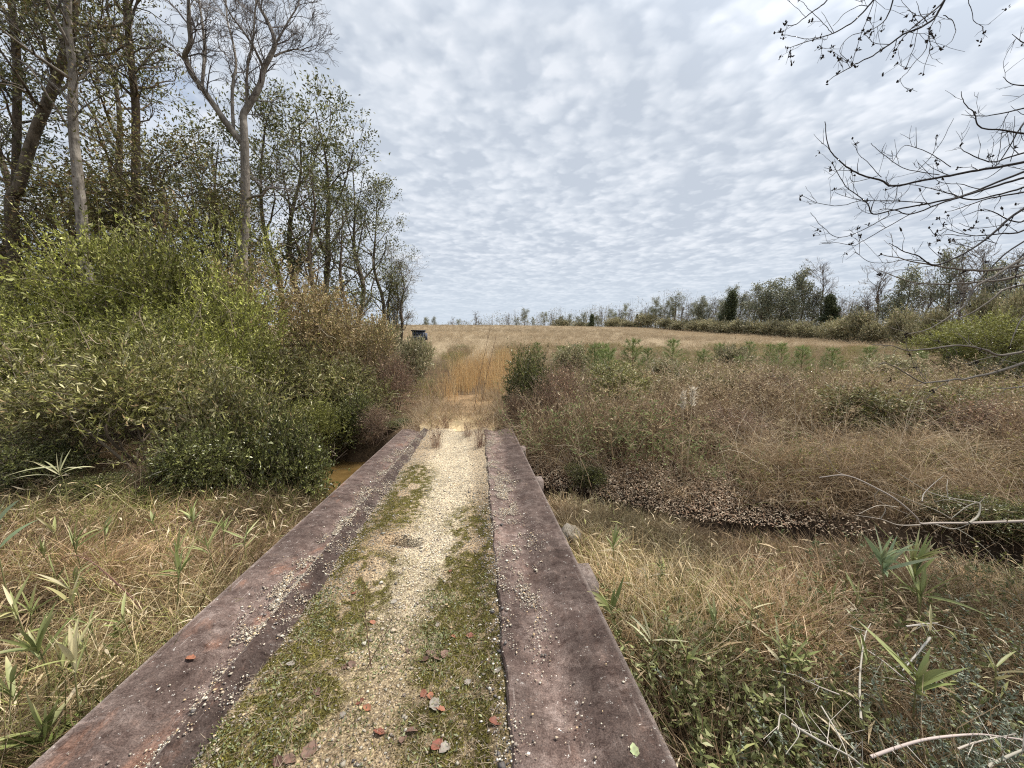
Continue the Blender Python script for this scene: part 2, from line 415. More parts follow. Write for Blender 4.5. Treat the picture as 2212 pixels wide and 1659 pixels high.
def flat_mat(name, c, rough=0.8, scale=8.0, amp=0.35):
    m, nt, out = new_mat(name)
    tc = N(nt, 'ShaderNodeTexCoord')
    n1 = N(nt, 'ShaderNodeTexNoise', i_Scale=scale, i_Detail=5.0, i_Roughness=0.65); nt.links.new(tc.outputs['Object'], n1.inputs[0])
    r = ramp(nt, n1.outputs[0], [(0.3, tuple(x * (1 - amp) for x in c)), (0.7, tuple(min(.9, x * (1 + amp)) for x in c))])
    b = N(nt, 'ShaderNodeBsdfPrincipled', i_Roughness=rough); nt.links.new(r.outputs[0], b.inputs['Base Color'])
    bp = N(nt, 'ShaderNodeBump', i_Strength=0.5, i_Distance=0.02); nt.links.new(n1.outputs[0], bp.inputs['Height']); nt.links.new(bp.outputs[0], b.inputs['Normal'])
    nt.links.new(b.outputs[0], out.inputs[0]); return m
M['rock'] = flat_mat('weathered_concrete', (0.19, 0.165, 0.13), 0.9, 14)
M['blind_wall'] = flat_mat('dark_grey_boards', (0.075, 0.085, 0.115), 0.75, 10)
M['blind_roof'] = flat_mat('black_roof', (0.02, 0.022, 0.03), 0.6, 10)
M['blind_pale'] = flat_mat('pale_slot', (0.45, 0.47, 0.5), 0.7, 10)

# ------------------------------------------------------------------ world, sun, camera
SUN_DIR = nrm(np.array([0.46, 0.22, 0.86]))
EL = math.asin(SUN_DIR[2]); AZ = math.atan2(SUN_DIR[0], SUN_DIR[1])
def build_world():
    w = bpy.data.worlds.new("World"); scene.world = w; w.use_nodes = True
    nt = w.node_tree; nt.nodes.clear()
    out = N(nt, 'ShaderNodeOutputWorld'); bg = N(nt, 'ShaderNodeBackground', i_Strength=0.1)
    sky = N(nt, 'ShaderNodeTexSky', sky_type='NISHITA', sun_disc=False, sun_elevation=EL, sun_rotation=AZ)
    tc = N(nt, 'ShaderNodeTexCoord'); sep = N(nt, 'ShaderNodeSeparateXYZ'); nt.links.new(tc.outputs['Generated'], sep.inputs[0])
    zc = N(nt, 'ShaderNodeMath', operation='MAXIMUM', n_1=0.0); nt.links.new(sep.outputs[2], zc.inputs[0])
    zz = N(nt, 'ShaderNodeMath', operation='ADD', n_1=0.07); nt.links.new(zc.outputs[0], zz.inputs[0])
    dv = []
    for i in (0, 1):
        d = N(nt, 'ShaderNodeMath', operation='DIVIDE'); nt.links.new(sep.outputs[i], d.inputs[0]); nt.links.new(zz.outputs[0], d.inputs[1]); dv.append(d)
    cb = N(nt, 'ShaderNodeCombineXYZ'); nt.links.new(dv[0].outputs[0], cb.inputs[0]); nt.links.new(dv[1].outputs[0], cb.inputs[1])
    mp = N(nt, 'ShaderNodeMapping'); mp.inputs['Rotation'].default_value = (0, 0, 0.2); mp.inputs['Scale'].default_value = (1.0, 0.95, 1)
    nt.links.new(cb.outputs[0], mp.inputs[0])
    a = N(nt, 'ShaderNodeTexNoise', i_Scale=SKY['sa'], i_Detail=2.0, i_Roughness=0.5, i_Distortion=0.3); nt.links.new(mp.outputs[0], a.inputs[0])
    b = N(nt, 'ShaderNodeTexNoise', i_Scale=SKY['sb'], i_Detail=3.0, i_Roughness=0.45, i_Distortion=0.1); nt.links.new(mp.outputs[0], b.inputs[0])
    v = N(nt, 'ShaderNodeTexVoronoi', feature='SMOOTH_F1', i_Scale=SKY['sv']); v.inputs['Smoothness'].default_value = 0.55
    wob = N(nt, 'ShaderNodeVectorMath', operation='ADD'); wsc = N(nt, 'ShaderNodeVectorMath', operation='SCALE'); wsc.inputs[3].default_value = 0.22
    nt.links.new(b.outputs['Color'], wsc.inputs[0]); nt.links.new(mp.outputs[0], wob.inputs[0]); nt.links.new(wsc.outputs[0], wob.inputs[1])
    nt.links.new(wob.outputs[0], v.inputs[0])
    def mad(x, m, add):
        q = N(nt, 'ShaderNodeMath', operation='MULTIPLY_ADD', n_1=m); nt.links.new(x, q.inputs[0])
        if hasattr(add, 'links'): nt.links.new(add, q.inputs[2])
        else: q.inputs[2].default_value = add
        return q.outputs[0]
    cl = mad(a.outputs[0], 0.46, mad(b.outputs[0], 0.36, mad(v.outputs['Distance'], -0.24, 0.19)))
    tone = ramp(nt, cl, [(0.40, SKY['dark']), (0.50, SKY['mid']), (0.62, SKY['lite'])])
    # near the horizon the cells merge into an even pale grey
    hz = N(nt, 'ShaderNodeMapRange', n_1=0.0, n_2=0.22, n_3=0.0, n_4=1.0); nt.links.new(sep.outputs[2], hz.inputs[0])
    c = mixc(nt, hz.outputs[0], SKY['hor'], tone.outputs[0])
    # thinner gaps of blue toward the left
    g = N(nt, 'ShaderNodeTexNoise', i_Scale=1.6, i_Detail=3.0); nt.links.new(mp.outputs[0], g.inputs[0])
    gl = mad(sep.outputs[0], -0.36, g.outputs[0])
    gr = ramp(nt, gl, [(0.80, (0, 0, 0)), (0.98, (0.7, 0.7, 0.7))])
    # overcast: the sky overhead and round the hidden sun is brighter than low down
    el = N(nt, 'ShaderNodeMapRange', n_1=0.60, n_2=1.0, n_3=SKY['e0'], n_4=SKY['e1']); nt.links.new(zc.outputs[0], el.inputs[0])
    dt = N(nt, 'ShaderNodeVectorMath', operation='DOT_PRODUCT'); dt.inputs[1].default_value = tuple(SUN_DIR); nt.links.new(tc.outputs['Generated'], dt.inputs[0])
    sg = N(nt, 'ShaderNodeMapRange', interpolation_type='SMOOTHSTEP', n_1=0.72, n_2=1.0, n_3=0.0, n_4=SKY['sun']); nt.links.new(dt.outputs['Value'], sg.inputs[0])
    br = N(nt, 'ShaderNodeMath', operation='ADD'); nt.links.new(el.outputs[0], br.inputs[0]); nt.links.new(sg.outputs[0], br.inputs[1])
    sc_ = N(nt, 'ShaderNodeVectorMath', operation='SCALE'); nt.links.new(c, sc_.inputs[0]); nt.links.new(br.outputs[0], sc_.inputs[3])
    fin = mixc(nt, gr.outputs[0], sc_.outputs[0], sky.outputs[0])
    nt.links.new(fin, bg.inputs[0]); nt.links.new(bg.outputs[0], out.inputs[0])
SKY = dict(sa=2.8, sb=10.6, sv=10.0, dark=(5.4, 6.0, 6.9), mid=(6.5, 7.05, 7.85), lite=(7.9, 8.3, 8.95), hor=(6.2, 7.0, 7.9), e0=0.615, e1=1.0, sun=0.3)
build_world()
sd = bpy.data.lights.new('sun', 'SUN'); sd.energy = 3.6; sd.angle = math.radians(8); sd.color = (1.0, 0.945, 0.87)
so = bpy.data.objects.new('sun', sd); COL.objects.link(so); so.location = (20, -20, 40)
so.rotation_euler = Vector(tuple(-SUN_DIR)).to_track_quat('-Z', 'Y').to_euler()

cam = bpy.data.cameras.new('camera'); cam.sensor_width = 36; cam.lens = 36 * FP / 2212; cam.clip_end = 8000; cam.clip_start = 0.05
co = bpy.data.objects.new('camera', cam); COL.objects.link(co); co.location = (0, 0, CAMZ)
co.rotation_euler = (PI / 2 - PITCH, 0, 0); scene.camera = co
scene.view_settings.view_transform = 'Standard'; scene.view_settings.look = 'None'
scene.view_settings.exposure = 0.8; scene.view_settings.gamma = 1.0
scene.cycles.max_bounces = 5; scene.cycles.diffuse_bounces = 2; scene.cycles.use_denoising = False; scene.cycles.filter_width = 1.15; scene.cycles.transmission_bounces = 3; scene.cycles.glossy_bounces = 2

# ------------------------------------------------------------------ ground sheet
def build_ground():
    n = 380; t = np.linspace(-1, 1, n)
    xs = 3.2 * np.sinh(7.1 * t); ys = 6.5 + 3.2 * np.sinh(7.1 * t)
    X, Y = np.meshgrid(xs, ys)
    Z = H(X, Y)
    s = creek_s(X, Y)
    f1 = fbm(X * 0.8, Y * 0.8, 4)[..., None]; f2 = fbm(X * 0.09 + 3, Y * 0.09, 3)[..., None]
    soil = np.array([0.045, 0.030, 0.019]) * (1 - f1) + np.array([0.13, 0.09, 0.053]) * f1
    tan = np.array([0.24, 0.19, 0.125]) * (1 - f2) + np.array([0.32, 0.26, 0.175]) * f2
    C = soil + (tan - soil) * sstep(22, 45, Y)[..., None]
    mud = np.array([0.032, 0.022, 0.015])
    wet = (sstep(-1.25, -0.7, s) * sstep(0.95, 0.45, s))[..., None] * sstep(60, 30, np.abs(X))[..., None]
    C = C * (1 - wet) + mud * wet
    nb = NB(); i, j = np.meshgrid(np.arange(n - 1), np.arange(n - 1), indexing='ij'); b = (i * n + j).ravel()
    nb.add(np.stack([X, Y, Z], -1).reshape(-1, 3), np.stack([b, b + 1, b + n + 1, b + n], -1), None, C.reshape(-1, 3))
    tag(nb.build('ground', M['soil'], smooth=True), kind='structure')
    # creek water: a strip along the channel
    xs = np.linspace(-13, 16, 60); nb = NB()
    V = [];
    for x in xs:
        y = float(creek_y(np.array(x)))
        for k in (-2.8, 0, 1.4): V.append((x + k * 0.4, y + k * 0.9, WATER_Z))
    Q = [(3 * a + c, 3 * a + c + 1, 3 * a + c + 4, 3 * a + c + 3) for a in range(59) for c in (0, 1)]
    nb.add(V, Q)
    tag(nb.build('water', M['water'], smooth=True), kind='structure')
    # the sandy track that leads on from the bridge
    nb = NB(); nu, nv = 24, 90
    us = np.linspace(-1.75, 0.72, nu); vs = np.linspace(8.6, 18, nv); U, Vv = np.meshgrid(us, vs)
    e = 0.22 * (fbm(Vv * 0.9, U * 0 + 3, 3) - 0.5) * np.sign(U + 0.5)
    X, Y = from_uv(U + e * (np.abs(U + 0.5) > 0.8), Vv)
    X = X + 0.012 * (Vv - 9) ** 1.3
    fade = sstep(0.85, 1.24, np.abs(U + 0.515)) + sstep(14.5, 18, Vv)
    Z = H(X, Y) + 0.012 - 0.07 * np.clip(fade, 0, 1)
    f = fbm(U * 3, Vv * 2, 4)[..., None]
    g = sstep(9.5, 12.0, Vv)[..., None]
    C = (np.array([0.46, 0.37, 0.23]) * (0.6 + 0.7 * f)) * (1 - g) + np.array([0.27, 0.185, 0.105]) * (0.6 + 0.8 * f) * g
    i, j = np.meshgrid(np.arange(nv - 1), np.arange(nu - 1), indexing='ij'); b = (i * nu + j).ravel()
    nb.add(np.stack([X, Y, Z], -1).reshape(-1, 3), np.stack([b, b + 1, b + nu + 1, b + nu], -1), None, C.reshape(-1, 3))
    tag(nb.build('path', M['soil'], smooth=True), kind='structure')
build_ground()

# ------------------------------------------------------------------ bridge
SLOPE = -0.043
V0, V1 = -2.2, 9.0
def deck_z(v): return SLOPE * v
def build_bridge():
    root = thing('flatcar_bridge', 'rusted steel bridge deck with raised side plates crossing the creek', 'bridge', (0, 0, 0), -HD)
    def plate(name, prof, v1, seed, dent):
        nb = NB(); nv = 420; vs = np.linspace(V0, v1, nv); prof = np.array(prof); k = len(prof)
        U = np.tile(prof[:, 0], (nv, 1)); Z = np.tile(prof[:, 1], (nv, 1)); Vv = np.tile(vs[:, None], (1, k))
        inner = np.array([p[2] for p in prof])[None]
        top = np.array([p[3] for p in prof])[None]
        wav = fbm(vs * 1.3 + seed, vs * 0 + seed, 3)[:, None] - 0.5
        wav2 = fbm(vs * 5.0 + seed, vs * 0 + 4 + seed, 2)[:, None] - 0.5
        U = U + inner * (0.02 * wav + 0.03 * np.round(wav2 * 5) / 5)
        Z = Z + top * dent * (fbm(Vv * 2.2 + seed, U * 5, 3) - 0.5) + inner * 0.004 * wav + top * 0.003 * (fbm(Vv * 9 + seed, U * 3, 2) - 0.5)
        Z = Z + deck_z(Vv)
        i, j = np.meshgrid(np.arange(nv - 1), np.arange(k - 1), indexing='ij'); b = (i * k + j).ravel()
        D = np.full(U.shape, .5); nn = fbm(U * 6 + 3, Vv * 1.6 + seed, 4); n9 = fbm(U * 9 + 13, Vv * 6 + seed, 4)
        if seed < 3:   # left: bare inner flange, darker colour standing in for weak shading, dusty gutter
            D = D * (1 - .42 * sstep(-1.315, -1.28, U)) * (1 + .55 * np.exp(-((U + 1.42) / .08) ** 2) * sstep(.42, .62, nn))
        else:          # right: smooth outer rim, darkened in colour for its weak shading, greyer dusty inner strip
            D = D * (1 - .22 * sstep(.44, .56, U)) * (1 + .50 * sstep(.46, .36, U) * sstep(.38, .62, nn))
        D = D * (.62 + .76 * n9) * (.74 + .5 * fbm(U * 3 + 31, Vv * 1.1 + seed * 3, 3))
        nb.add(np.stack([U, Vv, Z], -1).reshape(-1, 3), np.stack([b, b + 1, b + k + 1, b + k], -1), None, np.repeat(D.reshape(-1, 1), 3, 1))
        # end caps
        for r0 in (0, (nv - 1) * k):
            P = np.stack([U, Vv, Z], -1).reshape(-1, 3)[r0:r0 + k]
            low = P.copy(); low[:, 2] = P[:, 2].min() - 0.0
            Q = [(a, a + 1, k + a + 1, k + a) for a in range(k - 1)]
            nb.add(np.vstack([P, low]), Q)
        o = nb.build(name, M['rust'], root, smooth=True)
        m = o.modifiers.new('edge', 'EDGE_SPLIT'); m.split_angle = math.radians(28)
        return o
    # profile rows: u, z, how far it bends with the worn inner edge, how much it is dented
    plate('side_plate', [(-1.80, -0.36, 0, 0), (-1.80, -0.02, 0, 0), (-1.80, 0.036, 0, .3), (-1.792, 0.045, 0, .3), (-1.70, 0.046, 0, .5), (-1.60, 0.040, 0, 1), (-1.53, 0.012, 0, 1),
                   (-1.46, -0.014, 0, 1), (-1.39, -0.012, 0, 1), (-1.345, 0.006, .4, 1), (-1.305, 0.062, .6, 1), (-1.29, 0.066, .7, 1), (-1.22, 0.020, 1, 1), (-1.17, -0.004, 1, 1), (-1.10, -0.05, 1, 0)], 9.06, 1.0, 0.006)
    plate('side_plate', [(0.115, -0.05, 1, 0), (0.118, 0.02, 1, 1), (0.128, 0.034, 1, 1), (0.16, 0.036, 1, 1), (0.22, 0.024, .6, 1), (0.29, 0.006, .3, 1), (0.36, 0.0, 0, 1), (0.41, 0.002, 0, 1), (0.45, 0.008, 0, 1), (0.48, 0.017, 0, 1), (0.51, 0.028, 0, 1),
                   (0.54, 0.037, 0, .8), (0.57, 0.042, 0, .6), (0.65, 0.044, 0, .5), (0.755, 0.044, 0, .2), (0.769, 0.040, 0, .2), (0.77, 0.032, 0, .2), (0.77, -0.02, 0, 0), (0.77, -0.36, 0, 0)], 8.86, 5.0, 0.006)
    # floor of the deck between the plates, a shallow box
    nb = NB(); 
    def box(nb, a, b):
        x0, y0, z0 = a; x1, y1, z1 = b
        V = np.array([(x0, y0, z0), (x1, y0, z0), (x1, y1, z0), (x0, y1, z0), (x0, y0, z1), (x1, y0, z1), (x1, y1, z1), (x0, y1, z1)])
        nb.add(V, [(0, 3, 2, 1), (4, 5, 6, 7), (0, 1, 5, 4), (1, 2, 6, 5), (2, 3, 7, 6), (3, 0, 4, 7)])
        return V
    nb.add([(-1.79, V0, deck_z(V0) - .1), (0.76, V0, deck_z(V0) - .1), (0.76, 8.8, deck_z(8.8) - .1), (-1.79, 8.8, deck_z(8.8) - .1),
            (-1.79, V0, deck_z(V0) - .2), (0.76, V0, deck_z(V0) - .2), (0.76, 8.8, deck_z(8.8) - .2), (-1.79, 8.8, deck_z(8.8) - .2)],
           [(0, 1, 2, 3), (7, 6, 5, 4), (0, 4, 5, 1), (2, 6, 7, 3)])
    nb.build('deck', M['rust'], root)
    for u in (-1.15, -0.1):
        nb = NB(); a = [(u - .12, V0), (u + .12, V0), (u + .12, 8.8), (u - .12, 8.8)]
        nb.add([(p, q, deck_z(q) - .2) for p, q in a] + [(p, q, deck_z(q) - .62) for p, q in a], [(3, 2, 1, 0), (4, 5, 6, 7), (0, 1, 5, 4), (1, 2, 6, 5), (2, 3, 7, 6), (3, 0, 4, 7)])
        nb.build('girder', M['rust'], root)
    for v, sz in ((2.78, 0.14), (5.2, 0.10), (7.2, 0.09), (0.6, 0.14)):
        nb = NB(); z = deck_z(v)
        V = box(nb, (0.768, v - sz, z - 0.26), (0.768 + 0.115, v + sz, z - 0.02))
        nb.build('stake_pocket', M['rust'], root)
    return root
build_bridge()

# gravel bed between the plates: bumpy cream gravel, moss on either side of the wheel worn middle
def bed_height(u, v):
    h = -0.012 + 0.045 * (fbm(u * 2.2 + 3, v * 1.4, 3) - 0.5) + 0.012 * (fbm(u * 14, v * 14, 3) - 0.5)
    h = h + 0.028 * np.exp(-((u + 0.95) / 0.22) ** 2) - 0.02 * np.exp(-((u + 0.42) / 0.25) ** 2) * sstep(0, 3, v)
    h = h + 0.018 * sstep(-0.06, 0.10, u)
    du = (u + 0.71) * 0.9 + (v - 3.45) * 0.12; dvv = (v - 3.45)
    h = h - 0.10 * sstep(1.5, 0.55, np.sqrt((du / 0.13) ** 2 + (dvv / 0.085) ** 2))
    return h
def moss_mask(u, v):
    n = fbm(u * 3.2 + 1, v * 1.5 + 2, 4); n2 = fbm(u * 9 + 1, v * 7 + 2, 3)
    left = np.exp(-((u + 0.95) / 0.24) ** 2) * sstep(0.34, 0.48, n + 0.10 * sstep(5.4, 3.6, v)) * sstep(6.4, 5.0, v)
    right = np.exp(-((u + 0.12) / 0.19) ** 2) * sstep(0.32, 0.47, n + 0.1 * sstep(4.6, 2.8, v)) * sstep(4.7, 3.2, v)
    n3 = fbm(u * 22 + 5, v * 20, 2)
    return np.clip(2.7 * np.maximum(left, right) * (0.30 + n2) * (.25 + 1.3 * sstep(.32, .58, n3)) * (1 - .5 * sstep(2.2, 1.3, v)), 0, 1) * sstep(0.12, 0.40, np.hypot((u + 0.71) * .8, v - 3.45))
def grassy_mask(u, v):
    return np.clip(sstep(3.3, 1.6, v + 0.9 * (fbm(u * 3, v * 2, 3) - 0.5)), 0, 1)
BED_U0, BED_U1 = -1.27, 0.16
def build_gravel():
    nb = NB(); nu, nv = 110, 620
    us = np.linspace(BED_U0, BED_U1, nu); vs = np.linspace(-2.0, 9.3, nv); U, Vv = np.meshgrid(us, vs)
    Z = bed_height(U, Vv) + deck_z(Vv)
    n1 = fbm(U * 4, Vv * 2.5, 4)[..., None]; n2 = fbm(U * 1.5 + 7, Vv * 0.8, 3)[..., None]
    cream = np.array([0.56, 0.495, 0.38]); brown = np.array([0.38, 0.285, 0.19]); moss = np.array([0.085, 0.080, 0.016]); straw = np.array([0.34, 0.275, 0.185])
    mid = np.exp(-((U + 0.47 + 0.06 * np.sin(Vv)) / 0.25) ** 2)[..., None]
    bright = np.clip(mid * 1.5 * sstep(1.0, 2.8, Vv)[..., None] * (.55 + .9 * n1) + 0.45 * sstep(3.8, 6.0, Vv)[..., None] * n2 * 1.6, 0, 1)
    C = brown + (cream - brown) * bright; C = C * (0.72 + 0.56 * n1)
    g = grassy_mask(U, Vv)[..., None]; C = C + (straw * (0.55 + 0.9 * n1) - C) * g * 0.75
    mm = moss_mask(U, Vv)[..., None]; C = C + (moss * (0.6 + 1.0 * n1) - C) * mm * 0.92
    # darker margin along the right plate
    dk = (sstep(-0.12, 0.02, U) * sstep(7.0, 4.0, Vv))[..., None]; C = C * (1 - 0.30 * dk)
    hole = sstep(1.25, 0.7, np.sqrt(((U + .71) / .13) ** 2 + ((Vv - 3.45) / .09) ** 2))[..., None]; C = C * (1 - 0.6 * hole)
    i, j = np.meshgrid(np.arange(nv - 1), np.arange(nu - 1), indexing='ij'); b = (i * nu + j).ravel()
    X, Y = from_uv(U, Vv)
    nb.add(np.stack([X, Y, Z], -1).reshape(-1, 3), np.stack([b, b + 1, b + nu + 1, b + nu], -1), None, np.clip(C, 0.01, .8).reshape(-1, 3))
    tag(nb.build('gravel_bed', M['gravel'], smooth=True), 'cream gravel fill with moss between the rusty plates', 'gravel', kind='stuff')
    # loose pebbles
    oct_ = np.array([(1, 0, 0), (-.9, .1, 0), (.1, 1, 0), (0, -1, .1), (.1, 0, .75), (0, 0, -.75)])
    T = np.array([(0, 2, 4), (2, 1, 4), (1, 3, 4), (3, 0, 4), (2, 0, 5), (1, 2, 5), (3, 1, 5), (0, 3, 5)])
    nb = NB()
    def pebbles(u, v, z, size, cols):
        n = len(u); x, y = from_uv(u, v)
        for k in range(4):
            m = np.arange(n) % 4 == k
            tm = (oct_ * (1 + np.random.default_rng(k).uniform(-.45, .45, oct_.shape)), np.zeros((0, 4), int), T, np.ones((6, 3)))
            sc = np.stack([size[m], size[m] * rng.uniform(.5, 1, m.sum()), size[m] * rng.uniform(.3, .6, m.sum())], 1)
            inst(nb, tm, np.stack([x, y, z], 1)[m], rng.uniform(0, 6.28, m.sum()), sc, cols[m])
    PC = [(0.50, 0.445, 0.35), (0.42, 0.36, 0.275), (0.40, 0.32, 0.23), (0.62, 0.57, 0.47), (0.27, 0.22, 0.18), (0.13, 0.115, 0.105), (0.52, 0.38, 0.22)]
    n = 70000
    v = 0.9 + 8.2 * rng.random(n) ** 1.8; u = rng.uniform(BED_U0, 0.14, n)
    mk = moss_mask(u, v); g = grassy_mask(u, v); edge = sstep(-.05, .1, u) + sstep(-1.0, -1.2, u)
    keep = rng.random(n) < np.clip(0.95 - 0.75 * mk - 0.6 * g + 0.6 * edge, 0.08, 1)
    u, v = u[keep], v[keep]; n = len(u)
    size = np.exp(rng.normal(math.log(0.0050), .42, n))
    size *= np.where(rng.random(n) < .05, 1.8, 1)
    col = pick(PC, n, [5, 5, 3, 3, 2, 1, 2])
    mid = np.exp(-((u + 0.47) / .27) ** 2) * sstep(1.0, 2.6, v) + .5 * sstep(4, 6, v); col *= (.5 + .62 * np.clip(mid, 0, 1))[:, None]
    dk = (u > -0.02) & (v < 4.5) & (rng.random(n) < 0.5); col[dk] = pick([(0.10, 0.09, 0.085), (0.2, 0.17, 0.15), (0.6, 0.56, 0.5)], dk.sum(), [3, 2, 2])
    z = bed_height(u, v) + deck_z(v) + size * .3
    pebbles(u, v, z, size, col)
    # drifts of gravel caught on the plates
    drifts = [(-1.40, 2.62, .045, .22, 1500), (-1.43, 2.95, .05, .12, 700), (-1.38, 3.75, .04, .20, 1100), (-1.36, 4.1, .05, .18, 900), (-1.42, 5.6, .05, .12, 350), (-1.38, 6.9, .07, .22, 900), (-1.36, 8.0, .10, .35, 1000),
              (0.30, 4.15, .06, .22, 1200), (0.26, 4.6, .07, .14, 700), (0.24, 5.9, .06, .16, 800), (0.22, 7.5, .09, .25, 900), (0.28, 8.4, .12, .25, 800), (0.33, 2.6, .035, .16, 350), (0.36, 1.6, .05, .3, 70), (0.36, 2.15, .04, .2, 60), (-1.37, 1.62, .02, .12, 110), (-1.42, 1.35, .04, .10, 60), (-1.36, 2.0, .02, .14, 60), (.45, 1.7, .12, .6, 60), (-1.5, 3, .12, 1.5, 110), (-1.40, 4.9, .07, .2, 800), (-1.45, 6.2, .06, .2, 600), (0.30, 5.1, .09, .2, 900), (0.36, 3.2, .07, .15, 500), (-1.20, 3.0, .045, 2.0, 2200), (-1.20, 6.5, .05, 2.0, 1800), (0.145, 3.4, .025, 1.2, 600), (0.16, 6.5, .05, 1.8, 1500)]
    for (du, dv_, su, sv, k) in drifts:
        k = int(k * 3.0); u = rng.normal(du, su * 1.25, k); v = rng.normal(dv_, sv * 1.2, k); ok = (fbm(u * 13 + 7, v * 7 + 3, 3) > .5) | (rng.random(k) < .06); u, v = u[ok], v[ok]; k = len(u)
        size = np.exp(rng.normal(math.log(0.0046), .45, k))
        z0 = np.interp(u, [-1.8, -1.6, -1.53, -1.46, -1.39, -1.345, -1.305, -1.29, -1.22, -1.17, -1.1, .1, .16, .22, .29, .37, .44, .49, .525, .55, .77], [.045, .040, .012, -.014, -.012, .006, .062, .066, .02, -.004, 0, .03, .036, .024, .006, 0, .006, .02, .033, .04, .044])
        pebbles(u, v, z0 + deck_z(v) + 0.004 + size * .3 + np.abs(rng.normal(0, .004, k)), size, pick(PC, k, [5, 5, 4, 2, 3, 1.5, 2]))
    tag(nb.build('gravel', M['pebble']), 'loose pebbles scattered over the bridge deck', 'gravel', kind='stuff')
    # moss cushions
    nb = NB(); n = 90000
    v = 1.0 + 5.2 * rng.random(n) ** 1.4; u = rng.uniform(-1.22, 0.13, n)
    k = rng.random(n) < moss_mask(u, v); u, v = u[k], v[k]; n = len(u); x, y = from_uv(u, v)
    p = np.stack([x, y, bed_height(u, v) + deck_z(v) - .002], 1)
    d = nrm(np.stack([rng.normal(0, .7, n), rng.normal(0, .7, n), np.ones(n)], 1))
    leaves(nb, p, d, rng.uniform(.005, .012, n), rng.uniform(.005, .008, n), pick([(0.115, 0.10, 0.022), (0.18, 0.16, 0.03), (0.065, 0.055, 0.018), (0.30, 0.27, 0.05)], n, [4, 3, 3, 1]))
    tag(nb.build('moss', M['straw']), 'olive green moss cushions on the gravel of the bridge deck', 'moss', kind='stuff')
    # short dry grass, clippings and small green sprouts on the near deck
    nb = NB(); n = 15000
    v = 0.8 + 3.6 * rng.random(n) ** 1.3; u = rng.uniform(-1.2, 0.08, n)
    k = rng.random(n) < grassy_mask(u, v) * 0.9 + .08; u, v = u[k], v[k]; n = len(u); x, y = from_uv(u, v)
    p = np.stack([x, y, bed_height(u, v) + deck_z(v)], 1)
    P = arcs(p, rng.uniform(0, 6.28, n), rng.uniform(.02, .065, n), rng.uniform(.7, 1.45, n), rng.uniform(.1, .7, n), 3)
    P[:, :, 2] = np.maximum(P[:, :, 2], p[:, None, 2] + .002)
    ribbons(nb, P, .0026, .001, pick([(0.42, 0.34, 0.24), (0.33, 0.25, 0.17), (0.22, 0.16, 0.11), (0.20, 0.19, 0.08)], n, [4, 4, 3, 1.5]))
    n = 4500
    cu = rng.uniform(-1.15, 0.05, 60); cv = rng.uniform(1.1, 2.7, 60); i = rng.integers(0, 60, n)
    u = cu[i] + rng.normal(0, .05, n); v = cv[i] + rng.normal(0, .07, n); u = np.clip(u, -1.2, .1); x, y = from_uv(u, v)
    p = np.stack([x, y, bed_height(u, v) + deck_z(v)], 1)
    d = nrm(np.stack([rng.normal(0, 1, n), rng.normal(0, 1, n), np.ones(n) * .8], 1))
    leaves(nb, p, d, rng.uniform(.012, .028, n), rng.uniform(.005, .010, n), pick([(0.24, 0.26, 0.11), (0.34, 0.36, 0.21), (0.19, 0.19, 0.07)], n, [3, 3, 2]))
    tag(nb.build('deck_grass', M['straw']), 'matted dry grass and tiny green sprouts on the near bridge deck', 'grass', kind='stuff')
build_gravel()

# ------------------------------------------------------------------ grass and weeds that nobody could count
def on_bridge(x, y, m=0.05):
    u, v = to_uv(x, y); return (u > -1.82 - m) & (u < 0.79 + m) & (v < 9.05)
def on_track(x, y):
    u, v = to_uv(x, y); u = u - 0.012 * np.maximum(v - 9, 0) ** 1.3
    return (np.abs(u + 0.5) < 1.15) & (v > 8.8)
def scatter(n, x0, x1, y0, y1, pw=1.0, r=None):
    """points in a wedge in front of the camera, denser close by when pw > 1"""
    r = r or rng
    y = y0 + (y1 - y0) * r.random(n) ** pw
    x = x0 + (x1 - x0) * r.random(n)
    return x, y
STRAW = [(0.50, 0.385, 0.25), (0.38, 0.28, 0.17), (0.27, 0.185, 0.108), (0.14, 0.092, 0.055), (0.60, 0.49, 0.35), (0.26, 0.25, 0.095)]

